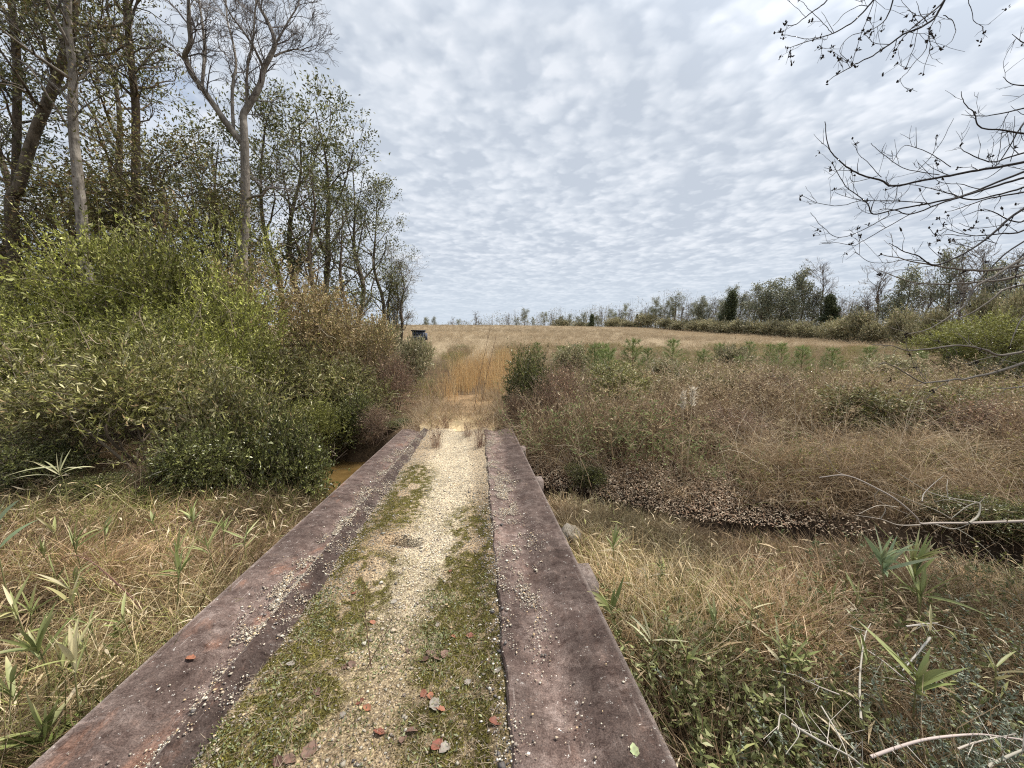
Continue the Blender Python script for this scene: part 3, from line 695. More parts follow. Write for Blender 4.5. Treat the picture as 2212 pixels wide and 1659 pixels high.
def bank_grass():
    nb = NB()
    def patch(n, x0, x1, y0, y1, pw, hmin, hmax, cols, w, smax=-0.34, lean=(0.2, 1.25), wid=(.004, .010), clump=0.5):
        x, y = scatter(n, x0, x1, y0, y1, pw)
        nt_ = max(20, n // 130); cx, cy = scatter(nt_, x0, x1, y0, y1, pw); ti = rng.integers(0, nt_, n); tus = rng.random(n) < .66
        ox, oy = rng.normal(0, .07, n), rng.normal(0, .07, n); x = np.where(tus, cx[ti] + ox, x); y = np.where(tus, cy[ti] + oy, y)
        cl = fbm(x * 1.6 + 4, y * 1.6, 3)
        k = (creek_s(x, y) < smax + 0.3 * (cl - .5) - 1.5 * sstep(-1.4, -2.4, x) * sstep(-6.4, -5.0, x)) & ~on_bridge(x, y) & (np.abs(x) < 1.45 * y + 0.8) & (rng.random(n) < 1 - clump + clump * 2 * sstep(.3, .7, cl))
        x, y, cl, tus, ox, oy = x[k], y[k], cl[k], tus[k], ox[k], oy[k]; n = len(x)
        p = np.stack([x, y, H(x, y) - .02], 1)
        az = fbm(x * .9, y * .9 + 9, 2) * 14 + rng.normal(0, 1.6, n)
        az = np.where(tus & (rng.random(n) < .75), np.arctan2(oy, ox) + rng.normal(0, .5, n), az)
        ln = rng.uniform(hmin, hmax, n) * (0.6 + 0.9 * cl)
        P = arcs(p, az, ln, rng.uniform(*lean, n), rng.uniform(.1, 1.7, n), 4, wob=.30)
        P[:, :, 2] = np.maximum(P[:, :, 2], p[:, None, 2] + .01)
        pt = fbm(x * 1.1 + 21, y * 1.1, 3)[:, None]; pt2 = fbm(x * .8 + 61, y * .8, 2)[:, None]
        ribbons(nb, P, rng.uniform(*wid, n), .0015, pick(cols, n, w, .28) * (.42 + .95 * sstep(.25, .7, pt)) * (np.array([[1.0, .93, .87]]) * (1 - sstep(.4, .6, pt2)) + np.array([[.95, .98, .88]]) * sstep(.4, .6, pt2)))
    patch(26000, -9.5, -1.7, 1.1, 7.0, 1.2, .15, .4, STRAW, [2, 3, 4, 4, 1, 1], lean=(1.05, 1.5), wid=(.004, .009), clump=.2)
    patch(18000, .6, 7.5, 1.0, 5.4, 1.2, .15, .4, STRAW, [2, 3, 4, 4, 1, 1], smax=-.5, lean=(1.05, 1.5), wid=(.004, .009), clump=.2)
    # left near bank
    patch(50000, -9.5, -1.7, 1.1, 7.6, 1.25, .25, .6, STRAW, [3, 4, 4, 3, 2, 1.6])
    patch(26000, -5.5, -1.7, 1.0, 3.6, 1.0, .25, .62, STRAW, [3, 4, 3, 2, 2, 3])
    # right near bank, paler and fluffier by the creek edge
    patch(50000, .6, 7.5, 1.0, 5.6, 1.2, .2, .5, STRAW, [5, 4, 3, 2, 4, 1.0], smax=-0.38)
    patch(30000, .6, 5.5, 3.2, 5.6, 1.0, .2, .42, STRAW, [6, 5, 2, 1, 5, .3], smax=-0.75, lean=(.3, 1.3))
    patch(9000, .7, 4.5, 1.15, 3.4, 1.0, .3, .62, STRAW, [5, 4, 2, 1, 5, 1.5], smax=-.4, lean=(.05, .8), wid=(.004, .009), clump=.8)
    patch(9000, -9, -3.2, 4.6, 7.4, 1.0, .2, .5, STRAW, [3, 3, 4, 3, 1, .8])
    # upright green blades mixed in
    patch(6000, -7, -1.7, 1.1, 5.5, 1.0, .25, .5, [(0.20, 0.21, 0.065), (0.26, 0.25, 0.10), (0.36, 0.33, 0.16)], [2, 2, 1], lean=(.05, .6), wid=(.007, .014))
    patch(3000, .6, 6, 1.2, 5, 1.0, .2, .42, [(0.17, 0.18, 0.06), (0.26, 0.25, 0.10), (0.36, 0.33, 0.16)], [2, 2, 1], lean=(.05, .6), wid=(.006, .012))
    # dead cane leaves, broad and pale, fallen among the grass
    for (m, x0, x1, y0, y1) in ((2600, -8, -1.7, 1.1, 6.2), (1300, .7, 7, 1.2, 5)):
        x, y = scatter(m, x0, x1, y0, y1, 1.2); k = (creek_s(x, y) < -1.0) & ~on_bridge(x, y); x, y = x[k], y[k]; m = len(x)
        p = np.stack([x, y, H(x, y) + rng.uniform(.05, .32, m)], 1)
        leaves(nb, p, nrm(np.stack([rng.normal(0, 1, m), rng.normal(0, 1, m), rng.normal(0, .45, m)], 1)), rng.uniform(.08, .20, m), rng.uniform(.008, .020, m), pick([(0.62, 0.52, 0.36), (0.50, 0.39, 0.24), (0.38, 0.28, 0.16), (0.30, 0.30, 0.12)], m, [3, 3, 2, 1.4], .2), .2, flat=True)
    # far bank tussocks hanging down over the litter slope
    x, y = scatter(46000, .2, 9, 2.5, 9.5); s = creek_s(x, y); cl = fbm(x * 1.2, y * 1.2, 3)
    k = (s > .58 + .5 * (cl - .5)) & (s < 3.4) & (rng.random(len(x)) < sstep(.3, .65, cl)) & ~on_bridge(x, y) & ~on_track(x, y); x, y = x[k], y[k]; n = len(x)
    p = np.stack([x, y, H(x, y)], 1)
    P = arcs(p, -2.0 + rng.normal(0, .8, n), rng.uniform(.3, 1.0, n), rng.uniform(.1, .7, n), rng.uniform(.8, 2.2, n), 5, wob=.1)
    ribbons(nb, P, rng.uniform(.004, .008, n), .0015, pick(STRAW, n, [3, 4, 3, 2, 2, .6], .2))
    return tag(nb.build('dry_grass', M['straw']), 'tangled straw coloured dead grass covering both creek banks', 'grass', kind='stuff')

def leaf_litter():
    nb = NB()
    x = rng.uniform(-1, 10, 60000); y = creek_y(x) + rng.uniform(.2, 2.0, 60000); s = creek_s(x, y)
    k = (s > .40 - .1 * rng.random(len(x))) & (s < 1.8 - .5 * rng.random(len(x))) & ~on_bridge(x, y) & (rng.random(len(x)) < sstep(2.9, 1.0, s) * (1 - .85 * sstep(3.6, 5.2, x))); x, y = x[k], y[k]; n = len(x)
    p = np.stack([x, y, H(x, y) + rng.uniform(.005, .05, n)], 1)
    d = nrm(np.stack([rng.normal(0, 1, n), rng.normal(0, 1, n), rng.normal(.03, .25, n)], 1))
    leaves(nb, p, d, rng.uniform(.02, .085, n), rng.uniform(.010, .028, n), pick([(0.34, 0.25, 0.17), (0.25, 0.175, 0.115), (0.48, 0.39, 0.28), (0.12, 0.08, 0.052), (0.30, 0.18, 0.11)], n, [4, 4, 3, 2, 2], .2), .22, flat=True)
    # brown litter under the grass on both banks
    x, y = scatter(24000, -9, 8, 1, 8, 1.2); k = (creek_s(x, y) < -.5) & ~on_bridge(x, y); x, y = x[k], y[k]; n = len(x)
    p = np.stack([x, y, H(x, y) + rng.uniform(0, .05, n)], 1)
    d = nrm(np.stack([rng.normal(0, 1, n), rng.normal(0, 1, n), rng.normal(.1, .4, n)], 1))
    leaves(nb, p, d, rng.uniform(.03, .075, n), rng.uniform(.012, .026, n), pick([(0.36, 0.25, 0.15), (0.24, 0.16, 0.095), (0.48, 0.37, 0.24), (0.13, 0.085, 0.055)], n, [4, 4, 2, 2], .2), .2, flat=True)
    return tag(nb.build('leaf_litter', M['dead_leaf']), 'grey brown leaf litter on the slope above the creek', 'leaf litter', kind='stuff')

def weed_template(seed, h, nst, spread, nleaf, cols, w, lsz, stemc, twiggy=14, up=1.0):
    """one clump: leaning stems, side twigs, many small leaves / seed tufts"""
    r = np.random.default_rng(seed); nb = NB()
    p = np.stack([r.normal(0, spread * .35, nst), r.normal(0, spread * .35, nst), np.full(nst, -.05)], 1)
    P = arcs(p, r.uniform(0, 6.28, nst), h * r.uniform(.6, 1.1, nst), r.uniform(0, .35, nst), r.uniform(0, .6, nst), 6, r, .1)
    ribbons(nb, P, .008, .003, pick(stemc, nst, None, .15, r), r=r)
    i = r.integers(0, nst, nst * twiggy); j = r.integers(2, 6, len(i)); b = P[i, j]
    n = len(i)
    Tw = arcs(b, r.uniform(0, 6.28, n), h * r.uniform(.10, .28, n) * (1.25 - j / 6 * .5), r.uniform(.3, 1.2, n) / up, r.uniform(-.4, .6, n), 3, r, .15)
    ribbons(nb, Tw, .004, .0015, pick(stemc, n, None, .2, r), r=r)
    q = r.integers(0, n, nleaf); t = r.random(nleaf)[:, None]
    pp = Tw[q, 0] * (1 - t) + Tw[q, 2] * t
    d = nrm(Tw[q, 2] - Tw[q, 0] + r.normal(0, .5 * h * .2, (nleaf, 3)))
    leaves(nb, pp, d, lsz * r.uniform(.6, 1.4, nleaf), lsz * r.uniform(.22, .42, nleaf), pick(cols, nleaf, w, .2, r), r=r)
    return nb.arrays()

def field_weeds():
    stem = [(0.34, 0.245, 0.155), (0.48, 0.37, 0.25), (0.20, 0.135, 0.085)]
    BR = [(0.47, 0.38, 0.225), (0.37, 0.285, 0.165), (0.60, 0.50, 0.335), (0.22, 0.165, 0.095)]
    OL = [(0.27, 0.27, 0.075), (0.18, 0.185, 0.05), (0.38, 0.36, 0.13), (0.34, 0.26, 0.10)]
    GG = [(0.215, 0.26, 0.10), (0.16, 0.20, 0.075), (0.32, 0.35, 0.17), (0.42, 0.34, 0.17)]
    RB = [(0.50, 0.36, 0.19), (0.36, 0.25, 0.135), (0.58, 0.44, 0.26)]
    kinds = [[weed_template(100 + i, .95, 8, .5, 260, BR, [4, 4, 3, 2], .035, stem) for i in range(4)],
             [weed_template(200 + i, .75, 8, .5, 330, OL, [4, 4, 2, 2], .038, stem) for i in range(4)],
             [weed_template(300 + i, .7, 9, .5, 320, GG, [4, 4, 2, 1], .034, stem) for i in range(3)],
             [weed_template(400 + i, 1.0, 12, .35, 170, RB, None, .03, stem, 9) for i in range(3)],
             [weed_template(500 + i, .8, 26, .3, 60, STRAW, None, .04, STRAW[:4], 3) for i in range(3)]]
    nb = NB()
    def put(x, y, base, weights, hs):
        n = len(x); z = H(x, y)
        hv = fbm(x * .45 + 51, y * .4 + 13, 2)
        S = np.stack([fbm(x * .42 + 40 * q, y * .34 + 17 * q, 3) + .10 * math.log(weights[q] + .01) for q in range(5)], 1) + rng.normal(0, .07, (n, 5))
        c = S.argmax(1)
        sub = rng.integers(0, 12, n)
        for ki, ts in enumerate(kinds):
            for si, t in enumerate(ts):
                m = (c == ki) & (sub % len(ts) == si)
                if not m.any(): continue
                k = m.sum(); sc = hs * rng.uniform(.65, 1.2, k) * (.62 + .8 * sstep(.3, .7, hv[m]))
                wide = sc * rng.uniform(1.0, 1.4, k)
                inst(nb, t, np.stack([x, y, z], 1)[m], rng.uniform(0, 6.28, k), np.stack([wide, wide, sc], 1), vary((1.5, 1.46, 1.4), k, .26, .05), rng.normal(0, .12, (k, 2)))
    inview = lambda x, y: (np.abs(x) < 1.42 * y + 1.5)
    # nearest brush past the creek on the right
    x, y = scatter(1500, .2, 15, 4.5, 15, 1.0); s = creek_s(x, y)
    k = (s > .95 + .8 * (fbm(x, y, 2) - .5)) & inview(x, y) & ~on_track(x, y) & ~on_bridge(x, y, .15) & (to_uv(x, y)[0] > 0.7); put(x[k], y[k], 0, [1.0, 1.8, 1.1, .6, 1.7], 1.12)
    # long pale stems and arching canes standing through the brush
    x, y = scatter(2600, .3, 16, 4.5, 17, .8); k = (creek_s(x, y) > .75) & inview(x, y) & ~on_track(x, y) & ~on_bridge(x, y, .15) & (to_uv(x, y)[0] > .7); x, y = x[k], y[k]; n = len(x)
    P = arcs(np.stack([x, y, H(x, y)], 1), rng.uniform(0, 6.28, n), rng.uniform(.7, 1.6, n), rng.uniform(0, .55, n), rng.uniform(-.2, 1.7, n), 7, wob=.09)
    ribbons(nb, P, rng.uniform(.006, .011, n), .003, pick([(0.58, 0.49, 0.37), (0.46, 0.36, 0.25), (0.26, 0.18, 0.12)], n, [3, 3, 2], .2))
    # clumps of arching pale grass through the brush
    tc = 90; cx, cy = scatter(tc, .8, 13, 4.6, 14); k = (creek_s(cx, cy) > .8) & inview(cx, cy) & (to_uv(cx, cy)[0] > 1.0); cx, cy = cx[k], cy[k]; m = 110; n = len(cx) * m
    x = np.repeat(cx, m) + rng.normal(0, .09, n); y = np.repeat(cy, m) + rng.normal(0, .09, n)
    P = arcs(np.stack([x, y, H(x, y)], 1), rng.uniform(0, 6.28, n), rng.uniform(.5, 1.15, n), rng.uniform(.05, .5, n), rng.uniform(.6, 2.0, n), 6, wob=.06)
    ribbons(nb, P, .007, .002, pick(STRAW, n, [5, 4, 2, 1, 3, .6], .18))
    # middle of the field
    x, y = scatter(7200, -9, 46, 12, 46, .75)
    k = inview(x, y) & ~on_track(x, y) & (x > -2.6 - .1 * y) & ~((x > -2.7) & (x < -.1) & (y < 24) & (y > 11)); put(x[k], y[k], 0, [1.0, 1.3, 1.5, .3, 1.5], .68)
    # far: thinner, paler, only tufts
    o = tag(nb.build('dry_weeds', M['straw']), 'brown and olive dead weeds filling the field beyond the creek', 'weeds', kind='stuff')
    nb = NB()
    tall = [weed_template(600 + i, .62, 22, .5, 40, [(0.37, 0.30, 0.20), (0.30, 0.235, 0.155), (0.42, 0.35, 0.245)], None, .07, [(0.38, 0.305, 0.205), (0.30, 0.235, 0.155), (0.25, 0.185, 0.12), (0.44, 0.37, 0.26)], 1) for i in range(5)]
    for t in range(5):
        x, y = scatter(3600, -60, 150, 36, 126, .7); k = (np.abs(x) < 1.4 * y) & (x > -4 - .28 * y); x, y = x[k], y[k]; n = len(x)
        sc = rng.uniform(.7, 1.15, n) * (1 - .35 * sstep(60, 110, y))
        f = fbm(x * .05 + 3, y * .09, 3)[:, None]
        inst(nb, tall[t], np.stack([x, y, H(x, y)], 1), rng.uniform(0, 6.28, n), np.stack([sc * 2.2, sc * 2.2, sc], 1), np.array([[1.0, .97, .93]]) * (.72 + .6 * f) * rng.uniform(.85, 1.15, (n, 1)))
    tag(nb.build('field_grass', M['straw']), 'tan dead grass over the rising far field', 'grass', kind='stuff')

def broom_sedge():
    nb = NB(); n = 8500
    y = 12.6 + 17 * rng.random(n) ** 1.2; cx = -1.75 + .06 * (y - 13)
    x = cx + rng.normal(0, .85, n) + .25 * np.sin(y)
    cl = fbm(x * 1.3, y * .9, 2)
    gap = (np.abs(x - cx - .15) < .30) & (y < 18.5) & (rng.random(n) < .9)
    k = (rng.random(n) < sstep(.40, .66, cl) * (.25 + .75 * sstep(12.8, 16, y))) & ~gap; x, y = x[k], y[k]; n = len(x)
    p = np.stack([x, y, H(x, y)], 1)
    P = arcs(p, rng.uniform(0, 6.28, n), rng.uniform(.75, 1.4, n) * (.75 + .40 * sstep(14, 18, y)), rng.uniform(0, .22, n), rng.uniform(0, .6, n), 5, wob=.05)
    ribbons(nb, P, .008, .003, pick([(0.66, 0.44, 0.20), (0.56, 0.35, 0.15), (0.72, 0.54, 0.29), (0.42, 0.27, 0.13)], n, [4, 3, 3, 2], .28))
    m = n * 2; i = rng.integers(0, n, m); t = rng.integers(2, 4, m); b = P[i, t]
    leaves(nb, b, nrm(P[i, t + 1] - P[i, t] + rng.normal(0, .05, (m, 3))), rng.uniform(.10, .22, m), .008, pick([(0.54, 0.385, 0.21), (0.46, 0.31, 0.16)], m, None, .15))
    # straw at the foot and along the first metres of the track
    n = 17000; u = rng.uniform(-1.85, .85, n); v = 8.7 + 6.5 * rng.random(n); cl = fbm(u * 2, v * 1.5, 3)
    k = rng.random(n) < sstep(.38, .62, cl) * sstep(8.7, 10.5, v + .6 * np.abs(u + .5)) * (1 - .75 * np.exp(-((u + .42) / .3) ** 2)) ; u, v = u[k], v[k]; n = len(u); x, y = from_uv(u, v)
    p = np.stack([x, y, H(x, y)], 1)
    P = arcs(p, rng.uniform(0, 6.28, n), rng.uniform(.10, .55, n), rng.uniform(.05, 1.1, n), rng.uniform(.1, 1.0, n), 3)
    ribbons(nb, P, .006, .002, pick(STRAW, n, [4, 4, 3, 2, 2, .8], .2))
    return tag(nb.build('broom_sedge', M['straw']), 'upright orange broom sedge growing on the track beyond the bridge', 'grass', kind='stuff')

def ground_cover():
    """low glossy leafed growth in the bottom right corner and grey green sprigs under it"""
    nb = NB()
    def forbs(n, fx, fy, sx, sy, cols, w, h, ls, lw, per=16):
        x = rng.normal(fx, sx, n); y = rng.normal(fy, sy, n)
        k = ~on_bridge(x, y, .1) & (creek_s(x, y) < -.8) & (y > .8); x, y = x[k], y[k]; n = len(x)
        p = np.stack([x, y, H(x, y)], 1)
        P = arcs(p, rng.uniform(0, 6.28, n), h * rng.uniform(.5, 1.1, n), rng.uniform(0, .5, n), rng.uniform(0, .6, n), 5, wob=.08)
        ribbons(nb, P, .005, .003, pick([(0.16, 0.12, 0.07), (0.2, 0.17, 0.08)], n))
        m = n * per; i = rng.integers(0, n, m); t = rng.uniform(.35, 1, m) * 4; j = np.minimum(t.astype(int), 3); f = (t - j)[:, None]
        b = P[i, j] * (1 - f) + P[i, j + 1] * f
        d = nrm(np.stack([rng.normal(0, 1, m), rng.normal(0, 1, m), rng.normal(.55, .4, m)], 1))
        leaves(nb, b, d, ls * rng.uniform(.6, 1.3, m), lw * rng.uniform(.7, 1.3, m), pick(cols, m, w, .2))
    G = [(0.19, 0.205, 0.075), (0.26, 0.275, 0.11), (0.12, 0.13, 0.048), (0.33, 0.33, 0.17), (0.42, 0.33, 0.2)]
    forbs(190, 1.5, 1.95, .45, .38, G, [4, 4, 3, 1, 1], .42, .048, .016)
    forbs(260, 1.1, 1.9, .22, .45, G, [4, 3, 4, 1, 1], .36, .045, .015)
    forbs(130, 2.4, 2.6, .6, .4, G, [3, 3, 2, 1, 3], .4, .045, .016)
    forbs(150, 4.3, 3.4, .9, .45, [(0.13, 0.16, 0.07), (0.17, 0.19, 0.09), (0.3, 0.25, 0.14)], [3, 3, 2], .42, .04, .015)
    GR = [(0.20, 0.235, 0.165), (0.27, 0.30, 0.22), (0.15, 0.17, 0.12), (0.33, 0.34, 0.27)]
    forbs(300, 2.3, 1.55, .5, .25, GR, [4, 3, 3, 2], .45, .024, .008, 42)
    forbs(160, 3.6, 2.1, .5, .3, GR + [(0.12, 0.15, 0.05)], [3, 3, 3, 2, 4], .45, .03, .010, 26)
    forbs(120, -2.5, 1.5, .35, .3, [(0.17, 0.21, 0.06), (0.24, 0.27, 0.09)], None, .28, .07, .022, 10)
    forbs(220, 6.2, 4.0, .9, .5, [(0.20, 0.21, 0.06), (0.15, 0.16, 0.05), (0.32, 0.25, 0.12)], [3, 2, 2], .45, .035, .013, 20)
    return tag(nb.build('ground_cover', M['leaf']), 'low green and grey green leafy growth beside the bridge', 'ground cover', kind='stuff')

# ------------------------------------------------------------------ shrubs
def shrub_proto(name, seed, R, hgt, nshoot, per, cols, w, lsz, lw, stemc, up=0.5, shoot=(.3, .7), hang=0.0, inner=0.25, spread=1.0, mat='leaf', base_clear=0.0):
    """prototype meshes of a shrub: leafy shoots through a lumpy dome, and its stems"""
    r = np.random.default_rng(seed)
    nb = NB()
    # lumpy dome made of several lobes
    L = 9
    lc = np.stack([r.uniform(-.55, .55, L) * R, r.uniform(-.55, .55, L) * R, r.uniform(.25, .72, L) * hgt], 1); lc[0] = (0, 0, .62 * hgt)
    lr = r.uniform(.24, .55, L) * R
    i = r.integers(0, L, nshoot); d = nrm(r.normal(0, 1, (nshoot, 3)) + np.array([0, 0, .25]))
    rad = np.where(r.random(nshoot) < inner, r.random(nshoot) ** .5, r.uniform(.82, 1.05, nshoot))[:, None]
    p = lc[i] + d * lr[i][:, None] * rad * np.array([1, 1, .52 * hgt / R * 1.3])
    if base_clear: ok = p[:, 2] > base_clear * hgt * r.uniform(.8, 1.15, nshoot); p, d, i, nshoot = p[ok], d[ok], i[ok], int(ok.sum())
    p[:, 2] = np.maximum(p[:, 2], 0)
    dirs = nrm(d * (1 - up) + np.array([0, 0, 1.0]) * up + r.normal(0, .3, (nshoot, 3)))
    ln = r.uniform(*shoot, nshoot) * np.where(r.random(nshoot) < .08, 1.8, 1)
    k = 4; P = np.zeros((nshoot, k, 3)); P[:, 0] = p; dd = dirs.copy()
    for q in range(1, k):
        dd = nrm(dd + np.array([0, 0, -hang]) + r.normal(0, .14, (nshoot, 3))); P[:, q] = P[:, q - 1] + dd * (ln / (k - 1))[:, None]
    ribbons(nb, P, .009, .003, pick(stemc, nshoot, None, .15, r), r=r)
    m = nshoot * per; a = np.repeat(np.arange(nshoot), per); t = r.uniform(.05, 1.0, m) * (k - 1); j = np.minimum(t.astype(int), k - 2); f = (t - j)[:, None]
    b = P[a, j] * (1 - f) + P[a, j + 1] * f
    ax = nrm(P[a, j + 1] - P[a, j])
    d2 = nrm(ax * r.uniform(.3, 1.1, (m, 1)) + r.normal(0, .55, (m, 3)))
    tone = ((1 + r.normal(0, .22, nshoot)) * (1 + r.normal(0, .22, L))[i])[a][:, None]           # one shoot is a bit paler than the next
    sz_ = np.exp(r.normal(0, .34, m)); leaves(nb, b, d2, lsz * sz_, lw * sz_ * r.uniform(.75, 1.3, m), np.clip(pick(cols, m, w, .14, r) * tone, .005, .9), r=r)
    fo = nb.mesh('foliage', M[mat])
    nb = NB()
    for q in range(10):
        a_ = r.uniform(0, 6.28); tgt = lc[r.integers(0, L)] + r.normal(0, .2 * R, 3); b0 = np.array([math.cos(a_), math.sin(a_), 0]) * r.uniform(.02, .22) * R; b0[2] = -.25
        mid = (b0 + tgt) / 2 + r.normal(0, .12 * R, 3)
        pts = smooth_path([b0, mid, tgt], 4); tube(nb, pts, np.linspace(.028, .008, len(pts)) * (R / 1.6 + .3), 5, pick(stemc, 1, None, .1, r)[0])
        for z in range(5):
            e = pts[r.integers(3, len(pts))]; e2 = e + nrm(r.normal(0, 1, 3) + np.array([0, 0, .5])) * r.uniform(.3, .7) * R * .7
            tube(nb, smooth_path([e, (e + e2) / 2 + r.normal(0, .06, 3), e2], 2), np.linspace(.009, .003, 5), 3, pick(stemc, 1, None, .1, r)[0])
    st = nb.mesh('stem', M['twig'])
    return dict(name=name, fo=fo, st=st, R=R, h=hgt)

def put_shrub(pr, x, y, h, w, label, group, rz=None, zoff=0.0):
    root = thing(pr['name'], label, 'shrub', (x, y, float(H(x, y)) + zoff), rnd.uniform(0, 6.28) if rz is None else rz, group)
    s = h / pr['h']; root.scale = (w / pr['R'], w / pr['R'], s)
    for nm, me in (('foliage', pr['fo']), ('stem', pr['st'])):
        o = bpy.data.objects.new(nm, me); COL.objects.link(o); o.parent = root
    return root
SP = {}
def make_shrub_protos():
    ST = [(0.17, 0.13, 0.09), (0.25, 0.20, 0.145), (0.11, 0.085, 0.06)]
    BG = [(0.27, 0.285, 0.058), (0.35, 0.355, 0.088), (0.13, 0.142, 0.034), (0.43, 0.41, 0.16)]
    SP['green'] = [shrub_proto('leafy_shrub', 40 + i, 1.7, 3.6, 1500, 22, BG, [5, 4, 3, 1], .062, .019, ST, .62, (.35, .8)) for i in range(3)]
    OL = [(0.19, 0.19, 0.055), (0.27, 0.255, 0.085), (0.10, 0.10, 0.032), (0.40, 0.37, 0.20), (0.28, 0.20, 0.10)]
    SP['olive'] = [shrub_proto('leafy_shrub', 50 + i, 1.6, 2.4, 1300, 20, OL, [4, 3, 3, 2, 1], .085, .018, ST, .25, (.4, .8), .16) for i in range(3)]
    SP['arch'] = [shrub_proto('leafy_shrub', 56 + i, 1.6, 2.4, 1500, 20, OL, [4, 3, 3, 2, 1], .085, .018, ST, .25, (.4, .85), .12, base_clear=.52) for i in range(2)]
    RU = [(0.37, 0.275, 0.135), (0.28, 0.20, 0.095), (0.46, 0.36, 0.19), (0.29, 0.28, 0.09), (0.19, 0.14, 0.07)]
    SP['russet'] = [shrub_proto('leafy_shrub', 60 + i, 1.8, 3.2, 1500, 19, RU, [4, 3, 3, 2, 2], .058, .022, ST, .4, (.35, .75)) for i in range(2)]
    DG = [(0.10, 0.11, 0.032), (0.16, 0.17, 0.05), (0.05, 0.055, 0.018), (0.28, 0.28, 0.11)]
    SP['dark'] = [shrub_proto('leafy_shrub', 70 + i, 1.5, 1.9, 1300, 20, DG, [4, 3, 3, 1], .058, .022, ST, .3, (.3, .65), .08, mat='gloss_leaf') for i in range(3)]
    TW = [(0.32, 0.20, 0.13), (0.42, 0.29, 0.19), (0.22, 0.14, 0.095), (0.22, 0.20, 0.08)]
    SP['twig'] = [shrub_proto('twiggy_shrub', 80 + i, 1.3, 1.7, 1500, 7, TW, [3, 3, 3, 1.5], .045, .016, [(0.22, 0.15, 0.11), (0.3, 0.22, 0.16), (0.15, 0.10, 0.075)], .5, (.4, .8), .05) for i in range(2)]
    BR = [(0.33, 0.29, 0.165), (0.26, 0.245, 0.13), (0.40, 0.33, 0.215), (0.21, 0.21, 0.105)]
    SP['brush'] = [shrub_proto('field_shrub', 90 + i, 1.9, 2.6, 900, 15, BR, [3, 3, 2, 3], .12, .05, ST, .45, (.5, 1.1)) for i in range(3)]

def left_bank_shrubs():
    G = 'shrubs crowding the left bank'
    def S(kind, i, px, rtop, Y, wpx, label, zoff=0.0, base=None):
        x, y, ztop = at(px, rtop, Y); h = ztop - float(H(x, Y)) - zoff
        put_shrub(SP[kind][i % len(SP[kind])], x, Y, h, wpx / FP * Y, label, G, zoff=zoff)
    S('green', 0, 60, 560, 9.6, 190, 'tall yellow green shrub at the far left edge below the ivied trunks')
    S('green', 1, 215, 535, 10.0, 170, 'tallest bright green feathery shrub in front of the grey lichened trunk')
    S('green', 2, 400, 515, 10.6, 150, 'pointed bright green shrub left of the big bare tree')
    S('green', 0, 330, 640, 8.8, 150, 'mid height yellow green shrub in the middle of the left thicket')
    S('green', 1, 505, 640, 9.6, 120, 'light green shrub in front of the russet bush')
    S('green', 2, 35, 700, 7.4, 130, 'lower bright green shrub filling the left edge of the picture')
    S('green', 2, 150, 690, 8.0, 130, 'mid height light green shrub above the dark hollow')
    S('green', 0, 420, 700, 8.2, 110, 'mid height green shrub above the olive one with narrow leaves')
    S('arch', 0, 290, 742, 6.3, 165, 'olive shrub with pale slender drooping leaves above the dark hollow')
    S('olive', 1, 490, 800, 6.5, 130, 'olive shrub with narrow leaves right of the dark hollow')
    S('arch', 1, 120, 830, 6.1, 130, 'olive green shrub left of the dark hollow')
    S('twig', 0, 325, 1005, 5.25, 38, 'dead brown fern like clump at the edge of the straw')
    S('dark', 0, 40, 950, 5.3, 110, 'low dark green shrub behind the palmetto leaf')
    S('dark', 1, 215, 1035, 5.2, 80, 'low dark green shrub under the dark hollow')
    S('dark', 2, 430, 945, 5.5, 105, 'dark glossy shrub overhanging the dead grass by the creek')
    S('dark', 0, 555, 890, 6.3, 120, 'dark green shrub left of the muddy pool')
    S('green', 0, 690, 850, 9.0, 70, 'small lime green bush leaning over the muddy pool', .35)
    S('dark', 1, 628, 920, 6.7, 66, 'low leafy shrub hanging over the left side of the pool')
    S('russet', 0, 590, 592, 13.2, 150, 'big russet brown bush beneath the big bare tree')
    S('russet', 1, 705, 640, 13.0, 125, 'rounded russet bush sloping down to the field')
    S('russet', 0, 770, 690, 12.4, 85, 'yellowish brown bush at the right end of the thicket')
    S('olive', 0, 640, 745, 10.8, 110, 'grey green shrub under the russet bushes')
    S('olive', 1, 745, 780, 10.6, 90, 'olive shrub above the far end of the bridge')
    S('dark', 2, 765, 860, 9.75, 62, 'dark green bush behind the muddy pool')
    S('twig', 0, 845, 775, 11.8, 62, 'reddish brown twiggy bush left of the bridge end')
    S('twig', 1, 812, 890, 9.5, 50, 'dark twiggy shrub hugging the left corner of the bridge')
    S('dark', 0, 855, 905, 9.75, 40, 'small low bush at the far left corner of the bridge')
    S('brush', 0, 880, 745, 16.5, 40, 'grey green bush below the dark box blind')
    S('brush', 2, 908, 747, 22, 30, 'dull green brush hiding the legs of the box blind')
    S('brush', 1, 830, 715, 19, 50, 'olive bush at the foot of the small twin trunked tree')

